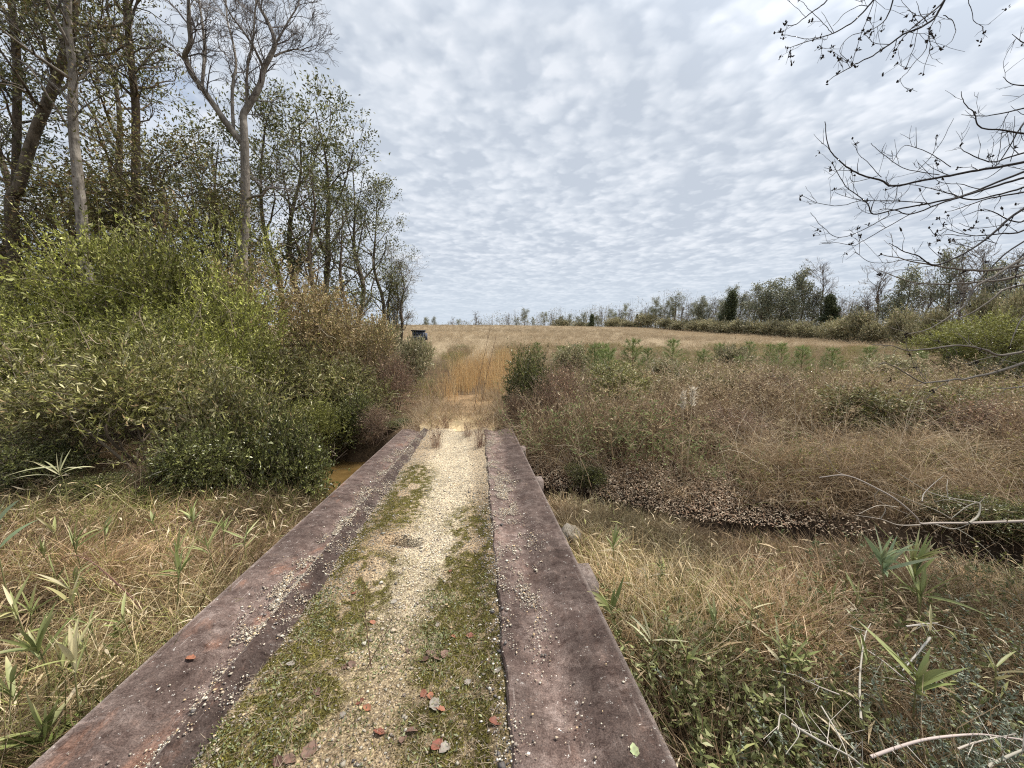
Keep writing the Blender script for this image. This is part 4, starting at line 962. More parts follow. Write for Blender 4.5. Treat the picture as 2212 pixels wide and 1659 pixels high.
def right_shrubs():
    G = 'shrubs in the weeds right of the bridge'
    def S(kind, i, px, rtop, Y, wpx, label, zoff=0.0):
        rtop -= 26 if 6.2 < Y < 13 and rtop < 1000 else 0; x, y, ztop = at(px, rtop, Y); h = max(.4, ztop - float(H(x, Y)) - zoff)
        put_shrub(SP[kind][i % len(SP[kind])], x, Y, h, wpx / FP * Y, label, G, zoff=zoff)
    S('dark', 1, 1140, 800, 10.6, 58, 'dark green bush beside the far right corner of the bridge')
    S('twig', 1, 1215, 835, 9.6, 75, 'brown twiggy bush right of the bridge')
    S('twig', 0, 1120, 880, 9.4, 36, 'low brown twigs against the far right bridge corner')
    S('dark', 0, 1262, 1010, 6.9, 42, 'small green shrub on the litter bank beside the bridge')
    S('olive', 2, 1330, 820, 11.5, 100, 'olive brown bush in the brush right of the bridge')
    S('olive', 0, 1500, 830, 11.0, 110, 'olive bush behind the white plumed stalks')
    S('twig', 0, 1640, 838, 10.2, 95, 'orange brown feathery bush in the middle of the weeds')
    S('olive', 1, 1820, 860, 9.0, 120, 'olive brown bush in the right hand weeds')
    S('olive', 2, 2010, 870, 8.6, 130, 'olive bush under the lower overhanging boughs')
    S('twig', 1, 2130, 905, 7.4, 120, 'grey brown brush at the right edge of the weeds')
    S('olive', 0, 2080, 985, 6.6, 95, 'yellow green low shrub behind the bleached fallen branch')
    S('twig', 0, 1560, 905, 8.4, 110, 'dark brown brush above the litter slope')
    S('twig', 1, 1400, 905, 8.6, 90, 'dense brown brush left of the white plumed stalks')
    S('brush', 2, 1240, 760, 21, 42, 'pale grey green mound of a bush in the field')
    S('brush', 0, 1590, 756, 22, 40, 'dark olive bush among the pine saplings')
    S('brush', 1, 1440, 786, 17, 46, 'olive bush near the tall pine saplings')
    S('brush', 2, 1930, 786, 16, 60, 'green bush under the upper overhanging boughs')
    S('green', 1, 2150, 690, 21, 95, 'yellow green bush at the right edge below the treeline')
    S('green', 2, 2060, 705, 24, 75, 'green bush left of the yellow green one at the right edge')
    S('dark', 2, 2160, 800, 12, 60, 'blue green bush at the right edge behind the boughs')
    S('dark', 1, 2110, 1130, 4.9, 100, 'dark leafy shrub beneath the bleached fallen branch')
    S('dark', 2, 2215, 1120, 4.7, 80, 'dark shrub at the right edge above the creek')

# ------------------------------------------------------------------ trees
def grow(r, p, d, L, rad, lvl, out, tips, up=.10, wob=.22, kids=(4, 7), ratio=(.42, .68), ang=(.45, 1.0), k=5, tipsper=3):
    """one branch and its side branches; out gets (points, radii, level)"""
    pts = [np.array(p, float)]; d = nrm(np.array(d, float)); dirs = [d]
    for i in range(k):
        d = nrm(d + r.normal(0, wob, 3) + np.array([0, 0, up])); pts.append(pts[-1] + d * L / k); dirs.append(d)
    pts = np.array(pts); rr = np.linspace(rad, rad * .38, k + 1)
    out.append((pts, rr, lvl))
    if lvl <= 0:
        for t in np.linspace(.4, 1, tipsper):
            q = t * k; a = min(int(q), k - 1); tips.append((pts[a] + (pts[a + 1] - pts[a]) * (q - a), dirs[a + 1]))
        return
    for c in range(r.integers(*kids)):
        t = r.uniform(.25, 1.0) * k; a = min(int(t), k - 1); q = pts[a] + (pts[a + 1] - pts[a]) * (t - a)
        ax = nrm(np.cross(dirs[a + 1], r.normal(0, 1, 3))); th = r.uniform(*ang)
        nd = dirs[a + 1] * math.cos(th) + ax * math.sin(th)
        grow(r, q, nd, L * r.uniform(*ratio) * (1.15 - .35 * t / k), max(rr[a] * .55, .003), lvl - 1, out, tips, up, wob, kids, ratio, ang, max(3, k - 1), tipsper)

def tree_meshes(seed, trunk, trad, limbs=12, start=.35, llen=(1.5, 3.0), lvl=2, leaf=None, bark='bark_brown', up=.1, wob=.22, kids=(4, 7), sides=8, extra=(), twigc=(0.16, 0.13, 0.10), lang=(.7, 1.2), shape=lambda t: 1.0, minr=.004, split=1, needle=False):
    """trunk mesh (with the thick limbs) and crown mesh (twigs and leaves)"""
    r = np.random.default_rng(seed)
    T = smooth_path(trunk, 4); TR = np.interp(np.linspace(0, 1, len(T)), np.linspace(0, 1, len(trad)), trad)
    out, tips = [], []
    seg = np.concatenate([[0], np.cumsum(np.linalg.norm(np.diff(T, axis=0), axis=1))]); seg /= seg[-1]
    hosts = [(T, TR, limbs)] + [(smooth_path(a, 4), b, c) for a, b, c in extra]
    nb = NB(); tube(nb, T, TR, sides, (.3, .3, .3))
    for hi, (P, R_, nl) in enumerate(hosts):
        if hi: 
            R_ = np.interp(np.linspace(0, 1, len(P)), np.linspace(0, 1, len(R_)), R_); tube(nb, P, R_, max(5, sides - 2), (.3, .3, .3))
        az = r.uniform(0, 6.28)
        for i in range(nl):
            t = (start if hi == 0 else .15) + (1 - (start if hi == 0 else .15)) * (i + r.random()) / nl
            q = t * (len(P) - 1); a = min(int(q), len(P) - 2); b = P[a] + (P[a + 1] - P[a]) * (q - a)
            td = nrm(P[a + 1] - P[a]); az += 2.4 + r.normal(0, .4)
            side = nrm(np.array([math.cos(az), math.sin(az), 0]) - td * (math.cos(az) * td[0] + math.sin(az) * td[1]))
            th = r.uniform(*lang); L = r.uniform(*llen) * shape(t) * (1 if hi == 0 else .75)
            grow(r, b, td * math.cos(th) + side * math.sin(th), L, max(.014 * L, min(R_[a] * .5, .02 * L + .01)), lvl, out, tips, up, wob, kids)
    cr = NB()
    for pts, rr, lv in out:
        if lv >= lvl - split + 1 and lvl > 0 and rr[0] > .02: tube(nb, pts, rr, 5, (.3, .3, .3))
        else: tube(cr, pts, np.maximum(rr, minr), 3, vary(twigc, 1, .12, .03, r)[0])
    if leaf and tips:
        tp = np.array([t[0] for t in tips]); td = np.array([t[1] for t in tips])
        per = leaf['per']; n = len(tp) * per; i = np.repeat(np.arange(len(tp)), per)
        keep = r.random(len(tp)) < leaf.get('keep', 1.0); m = keep[i]; i = i[m]; n = len(i)
        p = tp[i] + r.normal(0, leaf['rad'], (n, 3))
        if needle: d = nrm(p - tp[i] + td[i] * .2 + np.array([0, 0, .1])); p = tp[i] + (p - tp[i]) * .25
        else: d = nrm(td[i] * .6 + r.normal(0, .6, (n, 3)) + np.array([0, 0, leaf.get('dz', -.1)]))
        tone = (1 + r.normal(0, .18, len(tp)))[i][:, None]
        leaves(cr, p, d, leaf['L'] * r.uniform(.65, 1.3, n), leaf['W'] * r.uniform(.7, 1.3, n), np.clip(pick(leaf['cols'], n, leaf.get('w'), .14, r) * tone, .004, .9), r=r)
    return nb.mesh('trunk', M[bark], True), cr.mesh('crown', M['leaf'])

def put_tree(name, meshes, loc, label, group=None, sc=(1, 1, 1), rz=0.0):
    root = thing(name, label, 'tree', loc, rz, group); root.scale = sc
    for nm, me in zip(('trunk', 'crown'), meshes):
        o = bpy.data.objects.new(nm, me); COL.objects.link(o); o.parent = root
    return root

def rel(pts, base): return [np.array(p) - np.array(base) for p in pts]
EVERG = [(0.13, 0.14, 0.048), (0.18, 0.185, 0.07), (0.08, 0.085, 0.032), (0.29, 0.28, 0.13)]
EVERG_W = [4, 3, 3, 1]
OLIVE_T = [(0.17, 0.165, 0.052), (0.12, 0.12, 0.04), (0.26, 0.24, 0.09), (0.19, 0.13, 0.06)]

def left_trees():
    G = 'trees of the wood on the left'
    z2 = lambda zx, zy: ((400 + zx / 2.023) * .864, zy / 2.023 * .864)
    z1 = lambda zx, zy: (zx / 2.592 * .864, zy / 2.592 * .864)
    def traced(pts, Y, z, dy=0.0):
        n = len(pts); o = []
        for i, q in enumerate(pts): o.append(at(*z(*q), Y + dy * i / max(1, n - 1)))
        return o
    # the big bare tree
    Y = 18.0
    tr = traced([(420, 1370), (425, 1200), (432, 1000), (430, 850), (428, 720)], Y, z2)
    base = np.array([tr[0][0], Y, float(H(tr[0][0], Y)) - .2])
    A = traced([(428, 740), (350, 640), (300, 570), (250, 500), (210, 440), (160, 370), (130, 300), (128, 270), (155, 215), (148, 130), (145, 50), (140, -120)], Y, z2, -1.5)
    A2 = traced([(212, 440), (222, 330), (225, 230), (215, 130), (200, 20), (190, -90)], Y - .6, z2, 1.2)
    A3 = traced([(372, 660), (365, 500), (372, 400), (385, 330), (370, 220), (340, 100), (330, -60)], Y, z2, 1.5)
    B = traced([(428, 730), (424, 640), (422, 580), (445, 540), (480, 480), (510, 420), (525, 350), (560, 280), (580, 230), (570, 170), (540, 100), (500, 20), (480, -120)], Y, z2, 1.0)
    B2 = traced([(578, 285), (620, 265), (680, 250), (760, 262)], Y + .7, z2, .8)
    B3 = traced([(525, 350), (490, 270), (450, 200), (400, 130), (350, 60), (300, -60)], Y + .5, z2, -1.5)
    B4 = traced([(440, 540), (438, 420), (445, 330), (470, 200), (480, 60), (500, -110)], Y + .2, z2, -1.0)
    B5 = traced([(580, 230), (620, 160), (660, 90), (700, 20), (720, -90)], Y + .8, z2, .6)
    Cc = traced([(430, 1015), (470, 995), (520, 985), (545, 955), (600, 950), (680, 970)], Y, z2, -1.0)
    tr = [base] + tr
    ex = [(rel(A, base), [.13, .12, .11, .10, .09, .08, .04], 15), (rel(A2, base), [.065, .05, .03], 12), (rel(A3, base), [.07, .05, .03], 10), (rel(B, base), [.15, .135, .11, .08, .05], 17), (rel(B2, base), [.05, .03, .012], 10),
          (rel(B3, base), [.055, .04, .02], 11), (rel(B4, base), [.06, .04, .02], 11), (rel(B5, base), [.05, .035, .015], 12), (rel(Cc, base), [.06, .045, .015], 5)]
    me = tree_meshes(1, rel(tr, base), [.25, .21, .20, .19, .175, .17], limbs=0, lvl=2, llen=(1.1, 2.2), up=.08, wob=.2, kids=(5, 8), extra=ex, bark='bark_grey', twigc=(0.14, 0.115, 0.10), lang=(.4, 1.0), sides=12, minr=.006, split=0)
    put_tree('bare_tree', me, base, 'tall bare tree with a pale trunk forking into two wide bare limbs', G)
    # trunks traced at the left edge
    def T(pts, Y, rad, label, seed, name, z=z1, bark='bark_dark', dy=0.0, **kw):
        q = traced(pts, Y, z, dy); b = np.array([q[0][0], Y, float(H(q[0][0], Y)) - .2])
        if q[0][2] > b[2] + .3: b = b + np.array([(q[0][0] - q[1][0]) * .5, 0, 0]); b[2] = float(H(b[0], Y)) - .2; q = [b] + q
        put_tree(name, tree_meshes(seed, rel(q, b), rad, bark=bark, **kw), b, label, G)
    ev = dict(per=10, rad=.22, L=.13, W=.055, cols=EVERG, w=EVERG_W)
    ol = dict(per=9, rad=.25, L=.12, W=.05, cols=OLIVE_T)
    T([(550, 1640), (525, 1350), (500, 1100), (480, 900), (470, 700), (475, 500), (460, 350), (440, 200), (440, 0), (430, -250)], 13.0, [.16, .14, .12, .10, .085], 'slender pale grey trunk blotched with lichen rising behind the green shrubs', 2, 'slender_tree', bark='bark_grey', limbs=16, start=.4, llen=(.9, 2.2), lvl=2, leaf=dict(ol, keep=.25), twigc=(0.12, 0.10, 0.085), minr=.006)
    T([(70, 1420), (120, 1220), (180, 1000), (230, 850), (300, 680), (370, 500), (420, 350), (450, 200), (480, 60), (490, -120)], 14.5, [.17, .16, .15, .14, .12], 'thick dark trunk leaning right across the upper left corner', 3, 'leaning_tree', limbs=16, start=.45, llen=(1.2, 2.8), leaf=dict(ev, per=6, keep=.3), sides=10, minr=.006)
    T([(100, 1500), (105, 1100), (110, 800), (110, 400), (90, 200), (75, 0), (65, -200)], 15.0, [.13, .12, .11, .09], 'dark ivied trunk crossing behind the leaning one at the far left', 4, 'ivied_tree', limbs=22, start=.25, llen=(.9, 2.0), leaf=dict(ev, per=7, keep=.4), minr=.006)
    T([(890, 1500), (880, 1000), (880, 700), (860, 500), (835, 250), (815, 0), (800, -200)], 17.0, [.17, .15, .13, .09], 'thin grey trunk with spreading bare upper branches behind the brown vines', 5, 'slender_tree', bark='bark_brown', limbs=22, start=.35, llen=(1.2, 2.8), lvl=2, leaf=dict(ol, keep=.22), twigc=(0.13, 0.11, 0.09), minr=.006,
      )
    # evergreen wood behind: prototypes, each copied with its own turn and size
    def proto(seed, h, leaf, **kw):
        r = np.random.default_rng(seed)
        tk = [(0, 0, -.3)] + [(r.normal(0, .18), r.normal(0, .18), h * t) for t in (.2, .4, .6, .8, 1.0)]
        return tree_meshes(seed, tk, [.17, .14, .12, .09, .05, .02], leaf=leaf, **kw), h
    bell = lambda t: .55 + .9 * math.sin(min(1, max(0, (t - .1) / .9)) * PI) ** .7
    ev2 = dict(per=7, rad=.20, L=.15, W=.065, cols=EVERG, w=EVERG_W, keep=.68)
    PR = {'ev': [proto(20 + i, 11.0, ev2, limbs=17, start=.25, llen=(1.1, 2.3), lvl=2, kids=(3, 5), shape=bell, bark='bark_dark', minr=.007) for i in range(4)],
          'ol': [proto(30 + i, 8.0, dict(per=11, rad=.24, L=.12, W=.05, cols=OLIVE_T, keep=.8), limbs=20, start=.12, llen=(1.2, 2.2), lvl=2, kids=(3, 6), shape=bell, bark='bark_brown', minr=.006) for i in range(2)],
          'th': [proto(35 + i, 9.0, dict(per=6, rad=.22, L=.15, W=.055, cols=EVERG, w=EVERG_W, keep=.4), limbs=15, start=.25, llen=(1.2, 2.4), lvl=2, kids=(3, 6), bark='bark_brown', minr=.007) for i in range(2)],
          'ba': [proto(38, 7.5, dict(per=3, rad=.2, L=.10, W=.045, cols=OLIVE_T, keep=.25), limbs=20, start=.2, llen=(1.0, 2.2), lvl=2, kids=(5, 8), bark='bark_brown', minr=.008, twigc=(0.19, 0.16, 0.13), lang=(.4, .9))]}
    def E(kind, i, px, rtop, Y, label, wide=1.0, name='evergreen_tree'):
        x, y, zt = at(px, rtop, Y); me, h = PR[kind][i % len(PR[kind])]; b = float(H(x, Y))
        s = (zt - b) / (h * 1.08)
        put_tree(name, me, (x, Y, b), label, G, (s * wide, s * wide, s), rnd.uniform(0, 6.28))
    E('th', 0, 225, 10, 20, 'tall evergreen between the lichened trunk and the thin grey one')
    E('ol', 0, 85, 400, 15.5, 'olive brown small tree low behind the ivied trunk', 1.2, 'understorey_tree')
    E('ol', 1, 245, 400, 15.5, 'olive small tree right of the lichened trunk', 1.2, 'understorey_tree')
    E('ol', 0, 350, 320, 16.5, 'brown leaved small tree at the thin grey trunk', 1.05, 'understorey_tree')
    E('ev', 3, 395, 330, 18.5, 'dense dark green tree just left of the big bare tree', 1.15)
    E('ev', 1, 300, 300, 23, 'dark evergreen deep in the wood behind the brown leaved tree')
    E('ev', 0, 455, 260, 22, 'airy evergreen directly behind the big bare tree, left side')
    E('ev', 2, 565, 215, 24, 'airy evergreen directly behind the big bare tree, right side')
    E('ev', 3, 632, 215, 24.5, 'dark trunked evergreen right of the big bare tree', 1.05)
    E('ev', 0, 690, 200, 25.5, 'tallest evergreen on the right slope of the wood')
    E('th', 0, 665, 320, 22, 'grey sparse tree in front of the tallest evergreen', .9, 'sparse_tree')
    E('ev', 1, 757, 325, 26.5, 'evergreen with an arching limb, second step down the slope of the wood', 1.05)
    E('ev', 2, 812, 405, 28, 'small evergreen, third step down the slope of the wood', 1.0)
    E('th', 1, 735, 430, 22.5, 'slim leaning tree with thin foliage among the evergreens', 1.0, 'sparse_tree')
    E('th', 0, 512, 380, 20.5, 'thin tree half hidden behind the pale trunk', .9, 'sparse_tree')
    E('ev', 3, 840, 535, 29.5, 'low evergreen behind the small twin trunked tree', 1.1)
    E('ba', 0, 868, 565, 30, 'small nearly bare tree with twin trunks at the end of the wood', 1.0, 'twin_trunked_tree')
    E('ba', 0, 853, 600, 31, 'short bare tree just behind the twin trunked one', .8, 'sparse_tree')
    E('th', 1, -40, 120, 21, 'evergreen partly cut off by the left edge of the picture', 1.2)
    E('ol', 1, 160, 420, 17, 'low olive tree deep behind the green shrubs', 1.3, 'understorey_tree')
    E('ol', 0, 450, 430, 18.8, 'low brown olive tree between the dense dark tree and the bare trunk', 1.1, 'understorey_tree')
    E('ev', 1, 60, 430, 23, 'dark evergreen low in the back of the wood at the left', 1.4)
    E('ev', 3, 185, 430, 24, 'dark evergreen low in the back of the wood near the lichened trunk', 1.4)

ORD = ['first', 'second', 'third', 'fourth', 'fifth', 'sixth', 'seventh', 'eighth', 'ninth', 'tenth', 'eleventh', 'twelfth', 'thirteenth', 'fourteenth', 'fifteenth', 'sixteenth', 'seventeenth', 'eighteenth', 'nineteenth', 'twentieth',
       'twenty-first', 'twenty-second', 'twenty-third', 'twenty-fourth', 'twenty-fifth', 'twenty-sixth', 'twenty-seventh', 'twenty-eighth', 'twenty-ninth', 'thirtieth', 'thirty-first', 'thirty-second', 'thirty-third', 'thirty-fourth', 'thirty-fifth', 'thirty-sixth', 'thirty-seventh', 'thirty-eighth', 'thirty-ninth', 'fortieth']
def far_trees():
    FAR = [(0.20, 0.215, 0.135), (0.26, 0.265, 0.17), (0.15, 0.165, 0.105), (0.32, 0.30, 0.2)]  # paler, greyer greens: distance haze put into the leaf colour
    def proto(seed, h, leaf, tr=None, **kw):
        r = np.random.default_rng(seed)
        tk = [(0, 0, -.3)] + [(r.normal(0, .15), r.normal(0, .15), h * t) for t in (.25, .5, .75, 1.0)]
        return tree_meshes(seed, tk, [.22, .18, .14, .09, .03], leaf=leaf, sides=6, **kw), h
    bell = lambda t: .5 + .9 * math.sin(min(1, max(0, (t - .1) / .9)) * PI) ** .7
    cone = lambda t: max(.2, 1.25 - t)
    PR = {'pine': [proto(120 + i, 12, dict(per=9, rad=.40, L=.5, W=.10, cols=FAR), limbs=15, start=.5, llen=(1.0, 2.3), lvl=1, kids=(4, 6), lang=(.9, 1.5), bark='bark_brown', minr=.02) for i in range(3)],
          'ev': [proto(130 + i, 9, dict(per=6, rad=.36, L=.36, W=.16, cols=FAR, keep=.75), limbs=18, start=.2, llen=(1.3, 2.6), lvl=2, kids=(3, 5), shape=bell, bark='bark_dark', minr=.015) for i in range(3)],
          'dk': [proto(140, 7, dict(per=12, rad=.3, L=.36, W=.16, cols=[(0.10, 0.115, 0.055), (0.075, 0.09, 0.042)]), limbs=30, start=.06, llen=(1.2, 1.8), lvl=1, kids=(5, 8), shape=cone, bark='bark_dark', minr=.015)],
          'ba': [proto(150 + i, 10, None, limbs=17, start=.3, llen=(1.6, 3.0), lvl=2, kids=(5, 8), lang=(.35, .8), bark='bark_brown', minr=.014, twigc=(0.21, 0.18, 0.155)) for i in range(2)]}
    NAME = {'pine': 'pine_tree', 'ev': 'evergreen_tree', 'dk': 'dense_evergreen', 'ba': 'bare_tree'}
    items = [  # px, top row, distance, kind, width
        (921, 690, 290, 'ev', .9, 'tiny round tree'), (938, 685, 285, 'pine', .9, 'small lone pine'), (978, 690, 285, 'ba', 1, 'faint bare tree'), (990, 690, 280, 'pine', .9, 'small pine'),
        (1028, 679, 270, 'ba', 1, 'wispy bare tree'), (1098, 682, 250, 'ba', 1, 'wispy bare tree'), (1116, 686, 240, 'pine', 1, 'short pine'), (1133, 668, 220, 'pine', 1.15, 'taller pine'), (1152, 686, 215, 'pine', .9, 'short pine'), (1176, 675, 205, 'pine', 1.05, 'flat topped pine'),
        (1192, 684, 205, 'ba', 1, 'bare tree'), (1212, 686, 195, 'ev', 1, 'low dark tree'), (1231, 679, 185, 'pine', .9, 'slim pine'), (1250, 688, 180, 'ev', 1, 'low dark tree'), (1278, 680, 165, 'dk', 1.0, 'dark green conical tree'), (1300, 676, 165, 'ba', 1, 'bare tree'),
        (1318, 668, 155, 'pine', 1, 'pine'), (1338, 672, 150, 'ba', 1, 'bare tree'), (1352, 657, 145, 'pine', .9, 'slim pine'), (1376, 680, 130, 'dk', .7, 'small dark conical tree'), (1395, 668, 135, 'ba', 1.1, 'bare tree'), (1418, 644, 125, 'pine', 1.0, 'tall slim pine'), (1436, 664, 125, 'ba', 1, 'bare tree'),
        (1461, 636, 115, 'pine', 1.2, 'tall broad pine'), (1488, 664, 112, 'ba', 1, 'bare tree'), (1520, 650, 105, 'ev', .75, 'grey green loose tree'), (1545, 655, 102, 'ba', 1.1, 'bare tree'), (1580, 632, 95, 'dk', .85, 'nearly black dense tree'), (1587, 620, 105, 'pine', .9, 'pine rising behind the black tree'), (1614, 640, 98, 'ev', .65, 'narrow evergreen'),
        (1650, 624, 88, 'ev', 1.15, 'broad evergreen'), (1692, 618, 86, 'ev', 1.2, 'broad evergreen'), (1738, 592, 80, 'ev', .7, 'tall narrow crowned evergreen'), (1778, 580, 78, 'ba', .95, 'tall bare tree'), (1795, 640, 74, 'dk', .95, 'dark rounded evergreen'), (1840, 655, 70, 'ba', 1, 'low bare tree'), (1850, 668, 66, 'ev', .9, 'low evergreen'),
        (1262, 676, 170, 'pine', 1, 'second row pine'), (1292, 684, 160, 'ev', 1, 'second row evergreen'), (1328, 680, 150, 'ev', 1, 'second row evergreen'), (1344, 676, 150, 'pine', 1, 'second row pine'), (1362, 670, 140, 'ba', 1.1, 'second row bare tree'), (1386, 672, 138, 'pine', 1, 'second row pine'), (1408, 668, 128, 'ev', .9, 'second row evergreen'),
        (1428, 662, 124, 'pine', 1, 'second row pine'), (1448, 656, 120, 'ev', .8, 'second row evergreen'), (1474, 656, 116, 'ba', 1.1, 'second row bare tree'), (1500, 652, 110, 'pine', 1, 'second row pine'), (1510, 664, 106, 'ev', 1, 'second row evergreen'), (1532, 658, 104, 'pine', .9, 'second row pine'), (1562, 644, 100, 'pine', 1, 'second row pine'), (1566, 660, 96, 'ev', 1, 'second row evergreen'),
        (1600, 648, 100, 'ba', 1.1, 'second row bare tree'), (1632, 640, 95, 'ba', 1, 'second row bare tree'), (1668, 636, 92, 'ev', 1.1, 'second row evergreen'), (1712, 642, 84, 'ev', 1.0, 'second row evergreen'), (1758, 640, 78, 'ev', .9, 'second row evergreen'), (1818, 652, 74, 'ba', 1.1, 'second row bare tree'), (1875, 640, 66, 'ba', 1.1, 'second row bare tree'), (1930, 640, 62, 'ev', .9, 'second row evergreen'),
        (1903, 592, 64, 'ba', 1.1, 'bare tree with a wide crown'), (1966, 598, 60, 'ev', .85, 'grey green evergreen'), (2010, 610, 56, 'ba', 1, 'bare tree'), (2060, 562, 54, 'ev', .6, 'tall tufted evergreen'), (2085, 590, 50, 'ba', 1, 'bare tree'), (2125, 545, 46, 'ba', 1.1, 'bare tree'), (2165, 590, 42, 'ev', .9, 'olive evergreen'), (2200, 560, 40, 'ba', 1.1, 'bare tree'), (2225, 600, 36, 'ev', 1.0, 'olive evergreen')]
    cnt = {}
    for i, (px, rt, Y, kind, wd, what) in enumerate(items):
        tot = [q for q in items if q[5] == what]; k = tot.index(items[i])
        pos = ('far' if px < 1260 else 'middle' if px < 1600 else 'right') + ' treeline'
        nb_ = f'{what} in the {pos}' if len(tot) == 1 else f'{ORD[k]} {what} of the distant treeline counting from the wood rightward'
        x, y, zt = at(px, rt, Y); me, h = PR[kind][i % len(PR[kind])]; b = float(H(x, Y)); s = (zt - b) / (h * 1.06)
        put_tree(NAME[kind], me, (x, Y, b), nb_, 'trees of the distant treeline', (s * wd, s * wd, s), rnd.uniform(0, 6.28))
    # bushes along the foot of the treeline
    k = 0
    bl = [(1215, 692, 195), (1262, 690, 170), (1330, 688, 145), (1362, 684, 135), (1400, 682, 125), (1436, 684, 118), (1470, 690, 110), (1505, 678, 102), (1535, 694, 98), (1560, 684, 92), (1600, 692, 88), (1630, 678, 84), (1668, 695, 80), (1700, 684, 76), (1735, 697, 72),
          (1765, 688, 70), (1800, 698, 66), (1835, 676, 63), (1868, 668, 60), (1905, 672, 57), (1945, 680, 54), (1985, 676, 50), (2030, 668, 46), (2080, 650, 40), (2130, 640, 36), (2185, 632, 32), (2225, 620, 30)]
    for i, (px, rt, Y) in enumerate(bl):
        x, y, zt = at(px, rt, Y); h = zt - float(H(x, Y))
        put_shrub(SP['brush'][i % 3] if px < 2060 else SP['green'][i % 3] if i % 2 else SP['brush'][i % 3], x, Y, h * (.95, .68, .85, .55)[i % 4], 26 / FP * Y * (1.2 if px > 1800 else 1), f'{ORD[i]} brown green bush along the foot of the treeline, counting rightward', 'bushes along the foot of the treeline')
    # the low far wood that reads as one mass
    nb = NB(); n = 60000
    px = rng.uniform(880, 2330, n); Y = np.interp(px, [880, 1150, 1460, 1800, 2060, 2330], [310, 230, 128, 80, 58, 42]) + rng.uniform(0, 1, n) * np.interp(px, [880, 1400, 2330], [40, 30, 14])
    x = (px - 1106) / FP * Y * 1.005; hh = np.interp(px, [880, 1100, 1300, 1600, 2000, 2330], [10, 12, 12, 10.0, 8.0, 6.5]) * (.25 + 1.3 * fbm(x * .16, Y * .05 + 3, 3))
    z = H(x, Y) + hh * rng.random(n) ** 2.0
    d = nrm(rng.normal(0, 1, (n, 3)) + np.array([0, 0, .3])); sz = np.interp(Y, [40, 300], [.22, .8])
    leaves(nb, np.stack([x, Y, z], 1), d, sz * rng.uniform(.6, 1.4, n), sz * .45, pick([(0.29, 0.26, 0.175), (0.22, 0.225, 0.14), (0.36, 0.31, 0.23), (0.17, 0.18, 0.11)], n, [3, 3, 3, 2]))
    m = 2200; i = rng.integers(0, n, m); p = np.stack([x[i], Y[i], H(x[i], Y[i])], 1); P = arcs(p, rng.uniform(0, 6.28, m), hh[i] * 1.0, rng.uniform(0, .12, m), rng.uniform(0, .3, m), 4)
    ribbons(nb, P, sz[i] * .22, sz[i] * .06, pick([(0.17, 0.14, 0.115), (0.23, 0.195, 0.165)], m))
    tag(nb.build('far_wood', M['leaf']), 'low hazy brown green wood behind the distant trees', 'wood', kind='stuff')

